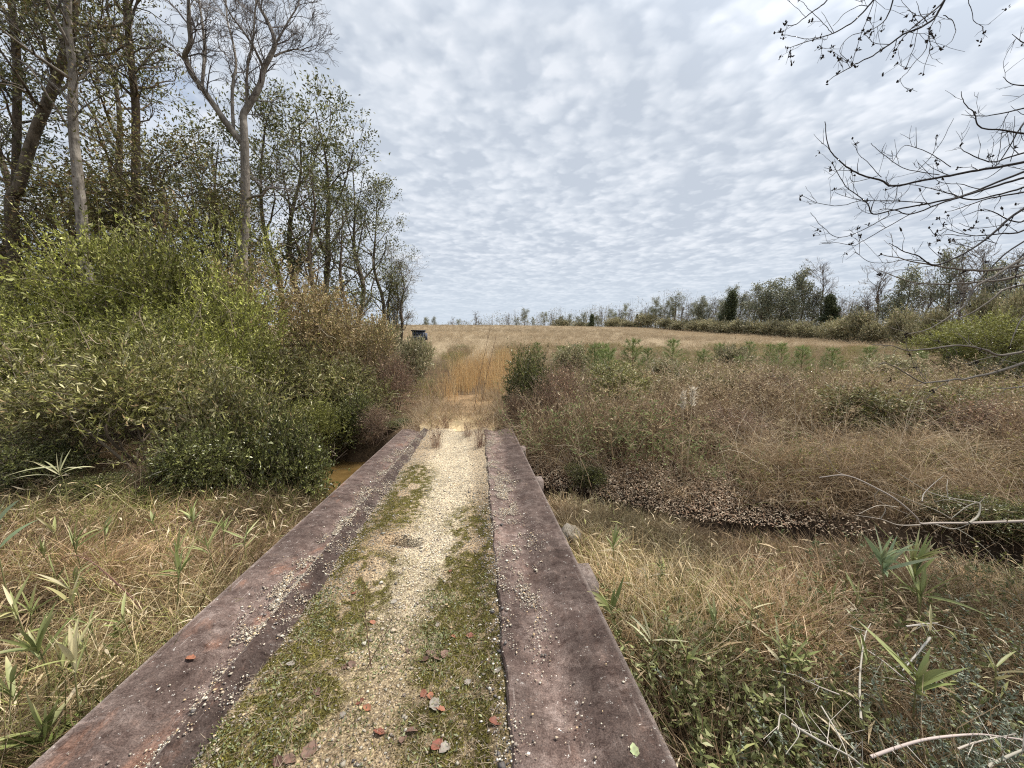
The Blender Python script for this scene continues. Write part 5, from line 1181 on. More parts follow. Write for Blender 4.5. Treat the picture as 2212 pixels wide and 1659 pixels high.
# ------------------------------------------------------------------ overhanging tree at the right
def overhang():
    zA = lambda zx, zy: ((1900 + zx / 2.37) * .864, zy / 2.37 * .864)
    zB = lambda zx, zy: ((1900 + zx / 2.592) * .864, (560 + zy / 2.592) * .864)
    upper = [[(1150, -160), (1130, -60), (1060, 80), (980, 145), (870, 190), (760, 270), (690, 320), (600, 370), (540, 405), (480, 440), (415, 485)],
             [(760, -160), (720, -80), (640, 40), (560, 120), (430, 200), (340, 235), (240, 265), (145, 293)],
             [(560, -160), (450, -60), (380, 30), (300, 90), (200, 160), (140, 165)], [(430, 200), (380, 140), (300, 60), (262, 20)], [(350, 225), (280, 235), (200, 215), (135, 205)],
             [(1040, 110), (1000, 180), (985, 260), (960, 320), (900, 390), (850, 460), (815, 488)], [(1000, 180), (1012, 290), (990, 370), (965, 460)], [(700, -60), (680, 0), (610, 185), (580, 280), (545, 400)], [(610, 185), (540, 205), (480, 270), (480, 320), (560, 385)],
             [(1235, -80), (1230, 0), (1260, 60), (1280, 110), (1330, 140), (1330, 180)], [(1085, 90), (1140, 115), (1155, 180), (1130, 250), (1080, 300)], [(870, 60), (930, 90), (1000, 100)], [(760, 265), (680, 255), (640, 220), (620, 180)],
             [(1170, -120), (1080, 20), (960, 110), (860, 200), (800, 290)], [(940, 150), (930, 230), (900, 330), (870, 400)], [(640, 40), (590, 30), (500, 80), (440, 150)], [(820, -100), (760, 90), (700, 160), (640, 200)]]
    mid = [[(1700, 915), (1600, 945), (1400, 985), (1200, 1020), (1000, 1055), (780, 1092), (720, 1060), (600, 1025), (500, 975), (430, 910), (390, 830), (378, 705)],
           [(1720, 960), (1620, 995), (1400, 1075), (1200, 1155), (1000, 1205), (800, 1245), (670, 1275), (630, 1200), (510, 1110), (430, 980)],
           [(760, 1255), (740, 1290), (600, 1370), (540, 1400), (440, 1412), (350, 1340), (285, 1275)], [(920, 1250), (700, 1375), (590, 1440), (540, 1460), (430, 1440), (340, 1450)], [(1000, 1205), (750, 1190), (620, 1190), (500, 1220), (370, 1215), (250, 1172)],
           [(1060, 1035), (930, 1020), (820, 990), (720, 910), (655, 845)], [(930, 1020), (1000, 950), (1080, 850), (1150, 710)], [(1130, 990), (1030, 920), (925, 875), (855, 865), (800, 960)], [(925, 875), (923, 755)], [(720, 1050), (650, 960), (610, 920), (588, 850)],
           [(1720, 850), (1600, 800), (1500, 780), (1400, 765), (1310, 745), (1280, 670), (1220, 620), (1195, 545)], [(1720, 590), (1620, 620), (1450, 665), (1330, 680), (1195, 672)], [(1720, 560), (1600, 680), (1520, 780), (1420, 950), (1380, 985)], [(1720, 520), (1600, 500), (1520, 490), (1455, 450)], [(1720, 300), (1620, 260), (1540, 230), (1505, 185)],
           [(1720, 1010), (1500, 1065), (1300, 1120), (1100, 1180), (900, 1250), (780, 1225), (720, 1230)], [(1720, 1060), (1560, 1110), (1400, 1150), (1250, 1180), (1120, 1150), (1000, 1120), (850, 1090)], [(1620, 890), (1480, 930), (1350, 960), (1200, 905), (1165, 870)], [(1300, 1120), (1180, 1090), (1050, 1070), (940, 960)], [(1720, 1110), (1500, 1150), (1350, 1180), (1200, 1230), (1105, 1255)],
           [(700, 1040), (560, 1080), (520, 1050)], [(500, 975), (430, 1030), (405, 1050)], [(640, 1210), (560, 1180), (445, 1140)], [(820, 1090), (790, 1200), (690, 1190)], [(1400, 985), (1420, 900), (1440, 780), (1458, 690)], [(1480, 960), (1500, 880), (1510, 690)]]
    low = [[(1720, 1150), (1620, 1205), (1450, 1330), (1350, 1420), (1230, 1500), (1060, 1570), (940, 1500), (850, 1470), (780, 1435)], [(1060, 1570), (900, 1590), (800, 1600), (720, 1625)], [(1000, 1555), (860, 1540), (740, 1555), (650, 1555), (560, 1510)],
           [(1730, 1330), (1640, 1380), (1450, 1500), (1350, 1590), (1250, 1700), (1150, 1790)], [(1730, 1260), (1560, 1370), (1420, 1390), (1250, 1400), (1090, 1355)], [(1250, 1400), (1130, 1390), (1040, 1395), (1005, 1355)], [(1450, 1330), (1300, 1350), (1190, 1320)], [(1730, 1200), (1600, 1290), (1500, 1310), (1350, 1240), (1210, 1275)],
           [(1730, 1420), (1600, 1480), (1480, 1600), (1330, 1700), (1200, 1730)], [(1730, 1520), (1560, 1570), (1380, 1660), (1280, 1740)], [(1400, 1440), (1300, 1420), (1180, 1450), (1110, 1435)]]
    lowB = [[(1800, 180), (1720, 220), (1550, 330), (1400, 420), (1330, 540), (1210, 620), (1100, 690), (940, 730)], [(1800, 800), (1720, 830), (1560, 855), (1450, 820), (1300, 790), (1100, 815), (960, 825), (860, 790), (720, 780)], [(1800, 880), (1720, 900), (1550, 955), (1350, 1000), (1280, 1000), (1080, 1030), (960, 975), (840, 905), (780, 915)], [(1280, 1000), (1240, 920), (1215, 870)],
            [(1080, 1030), (1020, 960), (975, 850)], [(1800, 1030), (1720, 1050), (1600, 1070), (1480, 1060)], [(1560, 855), (1430, 880), (1300, 900), (1160, 760)], [(1800, 560), (1720, 600), (1660, 700), (1630, 790)], [(1800, 380), (1600, 420), (1500, 500), (1340, 600), (1160, 640)], [(1800, 300), (1600, 360), (1440, 380), (1200, 400), (1000, 390), (780, 310)],
            [(1560, 955), (1450, 930), (1300, 880)], [(1080, 1030), (980, 1045), (860, 1010)], [(1800, 250), (1500, 300), (1300, 300), (1130, 270), (950, 230), (770, 190)]]
    tx, ty = 6.6, 3.7
    tz = float(H(tx, ty)); r = np.random.default_rng(77)
    base = np.array([tx, ty, tz])
    tw = NB(); bd = NB(); tk = NB()
    trunk = smooth_path([(tx, ty, tz - .2), (tx + .05, ty, tz + 1.5), (tx - .05, ty + .1, tz + 3.2), (tx + .02, ty + .1, tz + 5), (tx - .2, ty, tz + 7)], 4)
    tube(tk, trunk - base, np.linspace(.15, .05, len(trunk)), 10, (.3, .3, .3))
    dark = (0.045, 0.039, 0.036)
    def bud(p):
        n = r.integers(2, 5); q = p + r.normal(0, .006, (n, 3))
        leaves(bd, q, nrm(r.normal(0, 1, (n, 3)) + np.array([0, 0, .4])), r.uniform(.018, .034, n), r.uniform(.010, .018, n), vary((0.045, 0.036, 0.03), n, .2, .05, r), r=r)
        k = 5; tube(bd, np.array([p + (0, 0, -.008), p, p + (0, 0, .012)]), [.003, .008, .002], 5, (0.045, 0.036, 0.03))
    def go(paths, z, Y0, dY, r0, twigs, rm=1.0, c=dark, buds=.45):
        for n, q in enumerate(paths):
            Y = Y0 + dY * ((n * .618) % 1 - .5); k = len(q)
            P = np.array([at(*z(*a), Y + .25 * (k - i) / k) for i, a in enumerate(q)])
            L = np.linalg.norm(np.diff(P, axis=0), axis=1).sum()
            main = q[0][0] > 1590 or q[0][1] < -90
            S = smooth_path(P, 5); S += np.cumsum(r.normal(0, .0022, S.shape), 0)
            rb = (r0 if main else r0 * .45) * min(1.25, .55 + .35 * L)
            if main:                                             # run back to the trunk outside the picture
                t = trunk[np.argmin(np.abs(trunk[:, 2] - (S[0][2] + (.9 if q[0][1] < -90 else -.25))))]
                J = smooth_path([t, (t * .5 + S[0] * .5) + np.array([0, 0, .12]), S[0], S[3]], 4)[:-4]
                tube(tw, J - base, np.linspace(rb * 2.2, rb, len(J)), 5, c)
            rad = np.linspace(rb, max(.0018, rb * .22), len(S)); tube(tw, S - base, rad, 5, c)
            m = max(1, int(L * twigs))
            for j in range(m):
                a = r.integers(int(len(S) * .12), len(S) - 1); d = nrm(S[a + 1] - S[a])
                s_ = 1 if r.random() < .5 else -1
                perp = nrm(np.cross(d, [0, 1, 0])) * s_
                nd = nrm(d * r.uniform(.55, 1.0) + perp * r.uniform(.35, .9) + r.normal(0, .22, 3) + np.array([0, 0, .12]))
                l = r.uniform(.08, .34) * (1.1 - .5 * a / len(S)); pts = [S[a]]
                for w in range(5): nd = nrm(nd + r.normal(0, .16, 3) + np.array([0, 0, .05])); pts.append(pts[-1] + nd * l / 5)
                pts = np.array(pts); rr0 = max(.0016, rad[a] * .55); tube(tw, pts - base, np.linspace(min(rr0, .004), .0012, 6), 3, c)
                if r.random() < buds: bud(pts[-1] - base)
                for e in range(r.integers(0, 4)):
                    b = pts[r.integers(1, 5)]; dd = nrm(nd + r.normal(0, .55, 3)); l2 = r.uniform(.03, .12)
                    tube(tw, np.array([b, b + dd * l2 * .5 + r.normal(0, .006, 3), b + dd * l2]) - base, [.0018, .0014, .001], 3, c)
                    if r.random() < buds * .8: bud(b + dd * l2 - base)
            if r.random() < buds + .2: bud(S[-1] - base)
    go(upper, zA, 3.3, .5, .0085, 4.6, buds=.55)
    go(mid, zA, 3.6, .9, .0095, 5.0, buds=.14)
    go(low, zA, 3.6, .9, .0098, 4.6, buds=.25)
    go(lowB, zB, 3.5, .7, .0115, 3.6, c=(0.19, 0.165, 0.135), buds=.12)
    root = thing('overhanging_tree', 'bare tree reaching in from the right with dark twigs and small seed pods', 'tree', tuple(base))
    tk.build('trunk', M['bark_brown'], root, True); tw.build('branches', M['twig'], root, True)
    o = bd.build('seed_pods', M['twig'], root); o['kind'] = 'stuff'; o['label'] = 'small dark seed pods at the twig tips'

# ------------------------------------------------------------------ individual plants and things
def small_things():
    r = np.random.default_rng(5)
    # fan leaved cane plants
    GC = {'green': [(0.20, 0.23, 0.075), (0.26, 0.28, 0.11)], 'yellow': [(0.44, 0.40, 0.19), (0.30, 0.31, 0.12), (0.5, 0.44, 0.26)], 'blue': [(0.22, 0.28, 0.15), (0.27, 0.32, 0.19)], 'pale': [(0.50, 0.47, 0.30), (0.42, 0.42, 0.24)]}
    def cane(x, y, h, n, ll, lw, pal, label, spread=1.1, group='fan leaved cane plants'):
        z = float(H(x, y)); root = thing('cane_plant', label, 'plant', (x, y, z), 0, group)
        st = NB(); top = np.array([r.normal(0, .04), r.normal(0, .04), h]); S = smooth_path([(0, 0, -.03), top * .5 + r.normal(0, .015, 3), top], 3)
        tube(st, S, np.linspace(.005, .003, len(S)), 5, (0.24, 0.23, 0.10)); st.build('stalk', M['straw'], root)
        for i in range(n):
            lf = NB(); a = r.uniform(0, 6.28); e = r.uniform(.15, spread); L = ll * r.uniform(.65, 1.15); W = lw * r.uniform(.7, 1.2)
            d = np.array([math.cos(a) * math.sin(e), math.sin(a) * math.sin(e), math.cos(e)]); s = nrm(np.cross(d, [0, 0, 1.0]) + r.normal(0, .3, 3)); u = np.cross(s, d)
            b = top * r.uniform(.78, 1.0); k = 7; tt = np.linspace(0, 1, k); wv = np.array([.25, .8, 1, .9, .68, .38, .02]) * W / 2
            c = pick(GC[pal], 1, None, .12, r)[0]; tip = np.array([0.52, 0.45, 0.26]) if r.random() < .45 else c
            droop = r.uniform(.05, .35)
            mid = b + d * (tt * L)[:, None] - np.array([0, 0, 1]) * (droop * L * tt ** 2)[:, None]
            V = np.concatenate([np.stack([m - s * w_ + u * w_ * .35, m, m + s * w_ + u * w_ * .35]) for m, w_ in zip(mid, wv)])
            Q = [(3 * q + g, 3 * q + g + 1, 3 * q + g + 4, 3 * q + g + 3) for q in range(k - 1) for g in (0, 1)]
            cc = np.repeat(c + (tip - c) * (tt ** 3)[:, None], 3, 0)
            lf.add(V, Q, None, cc); lf.build('leaf', M['leaf'], root)
    def C(px, py, zoff, n, ll, lw, pal, label, spread=1.1):
        x, y, z = ground_hit(px, py, zoff + .06); cane(x, y, zoff + .10, int(n * 1.5), ll * 1.15, lw * .8, pal, label, spread)
    C(430, 1115, .42, 7, .26, .030, 'green', 'green cane fan standing out of the dead grass nearest the bushes')
    C(375, 1195, .42, 6, .24, .028, 'yellow', 'yellow tipped cane fan leaning in the left bank grass')
    C(178, 1170, .4, 6, .24, .028, 'green', 'upright green cane fan in the middle of the left bank')
    C(530, 1170, .35, 5, .20, .022, 'green', 'small cane fan beside the left plate of the bridge')
    C(455, 1180, .42, 5, .26, .03, 'green', 'narrow upright cane with a pale folded leaf near the bridge')
    C(120, 1180, .3, 5, .18, .022, 'green', 'low green cane among straw on the left bank')
    C(370, 1240, .35, 7, .26, .026, 'green', 'dense cane fan in the grass halfway along the left plate')
    C(60, 1310, .42, 8, .24, .026, 'yellow', 'pale cane fan near the left edge of the picture')
    C(150, 1290, .4, 8, .22, .025, 'yellow', 'yellow green cane clump on the near left bank')
    C(160, 1440, .42, 11, .26, .026, 'yellow', 'large yellow green cane clump close to the bridge in the lower left')
    C(90, 1400, .4, 9, .26, .026, 'green', 'green cane clump beside the large yellow one')
    C(35, 1500, .35, 7, .24, .03, 'green', 'dark green cane at the lower left edge')
    C(60, 1620, .22, 8, .22, .045, 'green', 'broad leaved green seedling in the lower left corner')
    C(10, 1140, .75, 9, .34, .05, 'blue', 'big blue green palm frond entering at the left edge')
    C(130, 1015, .55, 7, .42, .045, 'pale', 'pale palmetto leaf splayed in front of the dark left shrubs', 1.5)
    C(1352, 1330, .22, 4, .24, .045, 'green', 'broad three leaved cane beside the right plate of the bridge')
    C(1340, 1178, .34, 5, .22, .03, 'green', 'green cane standing at the creek edge beside the bridge')
    C(1400, 1390, .2, 5, .24, .032, 'pale', 'withered yellow cane lying over the green growth')
    C(1945, 1215, .6, 13, .30, .034, 'blue', 'tall blue green cane crown over the creek')
    C(2005, 1240, .5, 13, .30, .034, 'green', 'second tall cane crown just right of the blue green one')
    C(1975, 1285, .34, 10, .26, .03, 'green', 'lower cane leaves under the two tall crowns')
    C(1712, 1440, .25, 9, .17, .028, 'green', 'small dark green cane fan in the right bank grass')
    C(1990, 1490, .38, 8, .26, .042, 'green', 'broad leaved green cane in the lower right')
    C(1665, 1395, .25, 5, .14, .03, 'pale', 'bleached cream leaves on a stem in the right bank grass')
    C(1800, 1300, .25, 6, .16, .022, 'green', 'small cane among the straw right of the creek bend')
    for i in range(26):                                      # small sprouts nobody could tell apart
        left = i < 16
        px, py = (r.uniform(20, 560), r.uniform(1120, 1480)) if left else (r.uniform(1400, 2150), r.uniform(1270, 1480))
        x, y, z = ground_hit(px, py, .35)
        if on_bridge(np.array(x), np.array(y), .15) or creek_s(np.array(x), np.array(y)) > -1: continue
        cane(x, y, r.uniform(.34, .48), int(r.integers(4, 8)), r.uniform(.16, .24), r.uniform(.012, .022), ('green', 'yellow')[int(r.random() < .35)],
             'small cane sprout among the straw on the left bank' if left else 'small cane sprout in the low growth on the right bank', 1.2, 'small cane sprouts on the ' + ('left' if left else 'right') + ' bank')
    # pine saplings in the field
    def sap_mesh(seed):
        q = np.random.default_rng(seed); nb = NB(); st = NB(); h = 1.5
        tube(st, [(0, 0, -.1), (0.01, 0, .6), (0, .01, h)], [.018, .012, .006], 6, (0.2, 0.14, 0.09))
        for w in range(6):
            z = .22 + 1.1 * w / 5; m = q.integers(4, 7); L = .52 * (1 - .62 * w / 5)
            for j in range(m):
                a = 6.28 * j / m + q.uniform(-.4, .4); e = np.array([math.cos(a) * L, math.sin(a) * L, L * q.uniform(.55, .95)]); b = np.array([0, 0, z])
                P = smooth_path([b, b + e * .5 + np.array([0, 0, -.02]), b + e], 3); tube(st, P, np.linspace(.007, .004, len(P)), 4, (0.2, 0.15, 0.09))
                n = 60; t = q.uniform(.3, 1, n)[:, None]; p = b + e * t; d = nrm(nrm(e) * .8 + q.normal(0, .55, (n, 3)))
                leaves(nb, p, d, q.uniform(.11, .19, n), .011, pick([(0.21, 0.25, 0.085), (0.27, 0.31, 0.115), (0.14, 0.175, 0.06)], n, None, .15, q), r=q)
        n = 110; d = nrm(q.normal(0, .4, (n, 3)) + np.array([0, 0, 1.0])); leaves(nb, np.stack([np.zeros(n), np.zeros(n), q.uniform(.9, h, n)], 1), d, .16, .011, pick([(0.22, 0.30, 0.09), (0.26, 0.34, 0.11)], n, None, .15, q), r=q)
        return st.mesh('trunk', M['twig']), nb.mesh('needles', M['leaf'])
    SM = [sap_mesh(900 + i) for i in range(3)]
    saps = [(1368, 728, 800, 17.5, 'tallest upright pine sapling with a dark leader in the field'), (1315, 745, 830, 14.5, 'broad bright pine sapling left of the tallest one'), (1285, 740, 785, 19, 'pine sapling behind the broad one, to its left'), (1303, 738, 790, 18.5, 'slim pine sapling right behind the broad one'),
            (1455, 728, 775, 22, 'rounded pine sapling between the tallest one and the olive bush'), (1555, 740, 770, 24, 'dark pine sapling near the dark olive bush'), (1620, 735, 765, 25, 'pale green pine sapling right of the dark olive bush'), (1665, 740, 765, 26, 'small pine sapling below the tall narrow evergreen'), (1690, 738, 770, 24, 'stout pine sapling right of the small one'),
            (1160, 738, 760, 27, 'tiny pine sapling beyond the track, nearest the bridge line'), (1250, 742, 760, 27, 'tiny pine sapling behind the pale mound of a bush'), (1735, 745, 790, 19, 'feathery pine sapling under the overhanging twig tips'), (1800, 748, 790, 19, 'bushy light green pine sapling under the boughs'), (1880, 745, 780, 21, 'pine sapling beside the green bush under the boughs'),
            (1990, 755, 790, 19, 'pine sapling near the right edge brush'), (2065, 745, 775, 22, 'pine sapling below the right edge green bush'), (1400, 748, 770, 23, 'short pine sapling just right of the tallest one'), (1520, 752, 790, 18, 'squat pine sapling in front of the treeline gap'), (1212, 745, 775, 23, 'short pine sapling left of the pale mound'), (1600, 765, 800, 17, 'bright pine sapling low in the weeds')]
    for i, (px, rt, rb, Y, lab) in enumerate(saps):
        x, y, zt = at(px, rt, Y); b = float(H(x, Y)); s = max(.5, (zt - b) / 1.6)
        root = thing('pine_sapling', lab, 'sapling', (x, Y, b), rnd.uniform(0, 6.28), 'young pines in the field'); root.scale = (s, s, s)
        for nm, me in zip(('trunk', 'needles'), SM[i % 3]):
            o = bpy.data.objects.new(nm, me); COL.objects.link(o); o.parent = root
    # fallen leaves on the deck
    def leaf_on(u, v, size, col, label, curl=.3, group='fallen leaves on the bridge'):
        nb = NB(); a = r.uniform(0, 6.28); k = 9; t = np.linspace(0, 1, k); wv = np.sin(PI * t ** .85) ** .8 * size * .34; wv[-1] = 0; V = []
        fold, bend, ph, tw = curl * r.uniform(.5, 1.6), curl * r.uniform(-.6, 1.4), r.uniform(0, 6.28), r.normal(0, .35)
        for i in range(k):
            for g in (-1, -.55, 0, .55, 1):
                x = g * wv[i] * (1 + .16 * math.sin(19 * t[i] + ph + g)) + .05 * size * math.sin(3 * t[i] + ph); y = (t[i] - .5) * size
                V.append((x, y, fold * abs(x) * .8 + bend * size * (t[i] - .4) ** 2 + tw * x * (t[i] - .5) + abs(r.normal(0, .012)) * size))
        V = np.array(V); V[:, 2] -= V[:, 2].min()
        nb.add(V, [(5 * q + g, 5 * q + g + 1, 5 * q + g + 6, 5 * q + g + 5) for q in range(k - 1) for g in range(4)], None, vary(col, len(V), .16, .04, r))
        tube(nb, [(0, -.42 * size, .05 * size), (.02 * size, -.62 * size, .04 * size), (.06 * size, -.8 * size, .07 * size)], [.0016, .0013, .001], 4, np.array(col) * .7)
        x, y = from_uv(u, v)
        if u < -1.25: z = np.interp(u, [-1.8, -1.6, -1.53, -1.46, -1.345, -1.29], [.047, .042, .014, -.012, .008, .068])
        elif u > .1: z = np.interp(u, [.1, .16, .22, .29, .37, .44, .49, .525, .55, .77], [.036, .038, .026, .008, .002, .008, .022, .035, .042, .046])
        else: z = float(bed_height(np.array(u), np.array(v)))
        o = nb.build('fallen_leaf', M['dead_leaf']); o.location = (x, y, z + deck_z(v) + .004); o.rotation_euler = (r.normal(0, .18), r.normal(0, .18), a)
        tag(o, label, 'leaf', group)
    RED = (0.18, 0.07, 0.045); BRN = (0.15, 0.092, 0.066); PAL = (0.24, 0.21, 0.17); ORG = (0.27, 0.115, 0.065); DRK = (0.10, 0.055, 0.04)
    def deckuv(px, py):
        q = ray(px, py); t = CAMZ / (SLOPE * q[1] - q[2]); P = q * t; return to_uv(P[0], P[1])
    for px, py, s, c, lab in [(412, 1433, .055, ORG, 'orange brown leaf lying on the left rusty plate'), (765, 1289, .045, RED, 'small red leaf in the moss left of the worn track'), (806, 1343, .05, ORG, 'orange leaf on the left moss nearest the worn track'), (1070, 1565, .065, RED, 'largest red brown leaf, beside the pebbles at the right plate'), (776, 1510, .05, RED, 'red brown leaf left of centre on the near grass'),
                              (792, 1525, .045, ORG, 'pale orange leaf touching the red brown one left of centre'), (915, 1495, .05, RED, 'red leaf of the pair on the mossy right side'), (930, 1500, .045, ORG, 'smaller orange leaf of the pair on the mossy right side'), (952, 1530, .045, ORG, 'orange leaf beside the upright white leaf'), (938, 1522, .075, PAL, 'long white leaf standing on edge in the grass'),
                              (943, 1605, .07, RED, 'dark red leaf at the bottom beside a pale one'), (960, 1612, .06, PAL, 'pale grey leaf at the bottom beside the dark red one'), (668, 1615, .08, BRN, 'big brown leaf at the bottom left of the deck grass'), (818, 1573, .055, RED, 'red brown leaf near the bottom centre'), (685, 1500, .05, BRN, 'brown leaf on the left deck grass'), (738, 1540, .05, PAL, 'whitish leaf on the left deck grass'),
                              (630, 1440, .055, PAL, 'long pale leaf at the edge of the left gravel'), (930, 1405, .06, BRN, 'first brown leaf in the heap right of centre'), (945, 1415, .07, BRN, 'largest brown leaf in the heap right of centre'), (915, 1418, .06, DRK, 'dark leaf at the left end of the heap'), (960, 1408, .06, BRN, 'curled brown leaf at the right end of the heap'), (882, 1400, .045, DRK, 'dark curled leaf left of the brown heap'),
                              (1015, 1372, .05, RED, 'reddish leaf on the right hand moss'), (980, 1372, .035, ORG, 'small orange leaf left of the reddish one on the right moss'), (760, 1435, .055, BRN, 'brown leaf in the middle of the left moss'), (745, 1440, .045, DRK, 'dark leaf touching the brown one on the left moss'), (972, 1230, .035, RED, 'tiny red leaf far along the worn track'), (850, 1296, .05, PAL, 'white leaf on the moss beside the worn track'), (945, 1345, .04, PAL, 'small white leaf on the worn track'),
                              (1075, 1450, .05, PAL, 'white leaf among the pebbles at the right plate'), (625, 1640, .06, BRN, 'brown leaf in the bottom left corner of the deck'), (890, 1575, .055, BRN, 'brown curled leaf near the bottom, right of centre'), (870, 1590, .05, BRN, 'dull brown leaf left of the curled one near the bottom'), (1370, 1643, .05, (0.33, 0.36, 0.19), 'pale green leaf lying on the right rusty plate'), (600, 1645, .05, DRK, 'dark leaf at the very bottom of the left gravel'), (1010, 1470, .04, PAL, 'cream leaf on the right moss')]:
        u, v = deckuv(px, py); leaf_on(u, v, s * 1.02, c, lab, r.uniform(.15, .5))
    # thin seedlings standing on the deck
    for px, py, pt, lab in [(815, 1430, (785, 1110), 'thin bare seedling stem standing on the left moss'), (820, 1432, (880, 1290), 'shorter bare seedling leaning right from the left moss')]:
        pass
    for (px, py), (qx, qy), lab in [((822, 1440), (785, 1265), 'thin bare seedling standing in the left deck grass'), ((812, 1440), (850, 1330), 'short thin seedling leaning right in the left deck grass')]:
        u, v = deckuv(px - 20, py); x, y = from_uv(u, v); top = at(qx, qy, y + .05); nb = NB(); b = np.array([x, y, float(bed_height(np.array(u), np.array(v))) + deck_z(v)])
        P = smooth_path([np.zeros(3), (top - b) * .5 + r.normal(0, .01, 3), top - b], 4); tube(nb, P, np.linspace(.003, .0012, len(P)), 4, (0.16, 0.10, 0.07))
        for j in range(5): a = P[3 + j]; tube(nb, [a, a + r.normal(0, .03, 3) + np.array([0, 0, .04])], [.0014, .001], 3, (0.16, 0.10, 0.07))
        o = nb.build('seedling', M['twig']); o.location = b; tag(o, lab, 'seedling')
    # tall dead weed stalks on the track and dark tufts at the bridge end
    for (px, py), (qx, qy), Y, lab in [((1022, 900), (1058, 715), 11.0, 'taller dead weed stalk leaning right on the track'), ((1036, 892), (1070, 735), 11.4, 'shorter dead weed stalk beside the taller one on the track')]:
        b = at(px, py, Y); b[2] = float(H(b[0], Y)); top = at(qx, qy, Y + .3); nb = NB(); P = smooth_path([np.zeros(3), (top - b) * .5 + np.array([-.03, 0, 0]), top - b], 5); tube(nb, P, np.linspace(.008, .003, len(P)), 5, (0.20, 0.12, 0.075))
        for j in range(26):
            a = P[r.integers(4, len(P))]; d = nrm(r.normal(0, .5, 3) + np.array([.1, 0, 1])); tube(nb, [a, a + d * .09, a + d * .2], [.003, .002, .001], 3, (0.22, 0.14, 0.09))
        o = nb.build('dead_stalk', M['twig']); o.location = b; tag(o, lab, 'weed stalk', 'dead weed stalks on the track')
    for px, py, h, lab in [(942, 968, .42, 'dark brown tuft left of centre at the end of the bridge'), (962, 925, .26, 'small dark tuft behind the left one at the bridge end'), (1036, 965, .50, 'tall dark brown tuft right of centre at the end of the bridge'), (1010, 940, .28, 'small brown tuft left of the tall one at the bridge end')]:
        u, v = deckuv(px, py); x, y = from_uv(u, v); z = max(float(H(x, y)), deck_z(v) - .02); nb = NB(); n = 90
        P = arcs(np.stack([r.normal(0, .06, n), r.normal(0, .09, n), np.zeros(n)], 1), r.uniform(0, 6.28, n), h * r.uniform(.5, 1.1, n), r.uniform(0, .25, n), r.uniform(0, .5, n), 4, r); ribbons(nb, P, .005, .002, pick([(0.24, 0.15, 0.11), (0.16, 0.10, 0.075), (0.34, 0.23, 0.16)], n, None, .2, r), r=r)
        m = 60; i = r.integers(0, n, m); leaves(nb, P[i, 3], nrm(r.normal(0, .6, (m, 3)) + np.array([0, 0, 1])), .04, .012, pick([(0.17, 0.085, 0.06), (0.12, 0.065, 0.05)], m, None, .2, r), r=r)
        o = nb.build('weed_tuft', M['straw']); o.location = (x, y, z); tag(o, lab, 'weed tuft', 'dark weed tufts at the bridge end')
    # white plumed stalks
    for (px, py), (qx, qy), lab in [((1468, 1095), (1476, 852), 'left white plumed grass stalk above the litter slope'), ((1482, 1090), (1497, 842), 'right and taller white plumed grass stalk above the litter slope')]:
        Y = 6.55; b = at(px, py, Y); b[2] = float(H(b[0], Y)); top = at(qx, qy, Y); nb = NB(); P = smooth_path([np.zeros(3), (top - b) * .5 + r.normal(0, .012, 3), top - b], 6); tube(nb, P, np.linspace(.009, .005, len(P)), 5, (0.62, 0.51, 0.35))
        root = thing('plume_grass', lab, 'grass stalk', b, 0, 'white plumed grass stalks'); nb.build('stem', M['straw'], root); nb = NB()
        n = 150; t = r.uniform(.82, 1.0, n); q = (top - b)[None] * t[:, None]; leaves(nb, q + r.normal(0, .012, (n, 3)), nrm(r.normal(0, .5, (n, 3)) + np.array([0, 0, 1.2])), r.uniform(.05, .12, n), .016, pick([(0.80, 0.72, 0.58), (0.70, 0.61, 0.48)], n, None, .1, r), r=r)
        nb.build('plume', M['straw'], root); nb = NB(); n = 16; P2 = arcs(np.tile((top - b)[None], (n, 1)) * r.uniform(.1, .6, (n, 1)), r.uniform(0, 6.28, n), r.uniform(.2, .5, n), r.uniform(.2, .9, n), r.uniform(.5, 1.6, n), 5, r); ribbons(nb, P2, .010, .002, pick(STRAW[:3], n, None, .15, r), r=r); nb.build('leaves', M['straw'], root)
    # bleached fallen branch over the creek
    zR = lambda zx, zy: ((1900 + zx / 2.023) * .864, (1100 + zy / 2.023) * .864)
    fb = [([(1700, 380), (1500, 400), (1340, 410), (1200, 415), (1050, 420), (900, 420), (810, 422), (790, 390), (700, 310), (600, 250), (440, 180), (300, 190)], .018), ([(810, 430), (700, 430), (610, 400), (480, 380)], .007), ([(610, 400), (633, 360), (630, 335)], .005), ([(1060, 420), (1105, 380), (1110, 320), (1050, 335), (970, 395)], .012), ([(880, 425), (980, 450), (1070, 420)], .008),
          ([(1100, 315), (950, 290), (850, 260), (750, 200), (690, 160)], .005), ([(820, 310), (830, 270), (880, 220), (930, 180)], .006), ([(970, 400), (900, 360), (800, 320), (650, 260)], .005), ([(1000, 450), (1080, 500), (1160, 570), (1240, 660)], .005), ([(1050, 330), (960, 300), (880, 315)], .004), ([(1110, 320), (1140, 285)], .004), ([(1250, 412), (1255, 395), (1262, 380)], .005), ([(600, 255), (580, 290), (640, 330), (760, 380)], .004), ([(440, 182), (380, 150), (330, 60)], .004), ([(700, 340), (610, 330), (560, 345), (500, 375)], .0035), ([(950, 285), (945, 240), (950, 200)], .004)]
    nb = NB(); B = at(*zR(1340, 410), 4.1); tw = NB()
    for i, (q, rad) in enumerate(fb):
        P = smooth_path([at(*zR(*a), 4.1 + .12 * math.sin(i * 2 + .6 * j)) for j, a in enumerate(q)], 4) - B
        tube(nb if i == 0 else tw, P, np.linspace(rad, max(.002, rad * .3), len(P)), 7, vary((0.36, 0.32, 0.265), 1, .08, .02, r)[0])
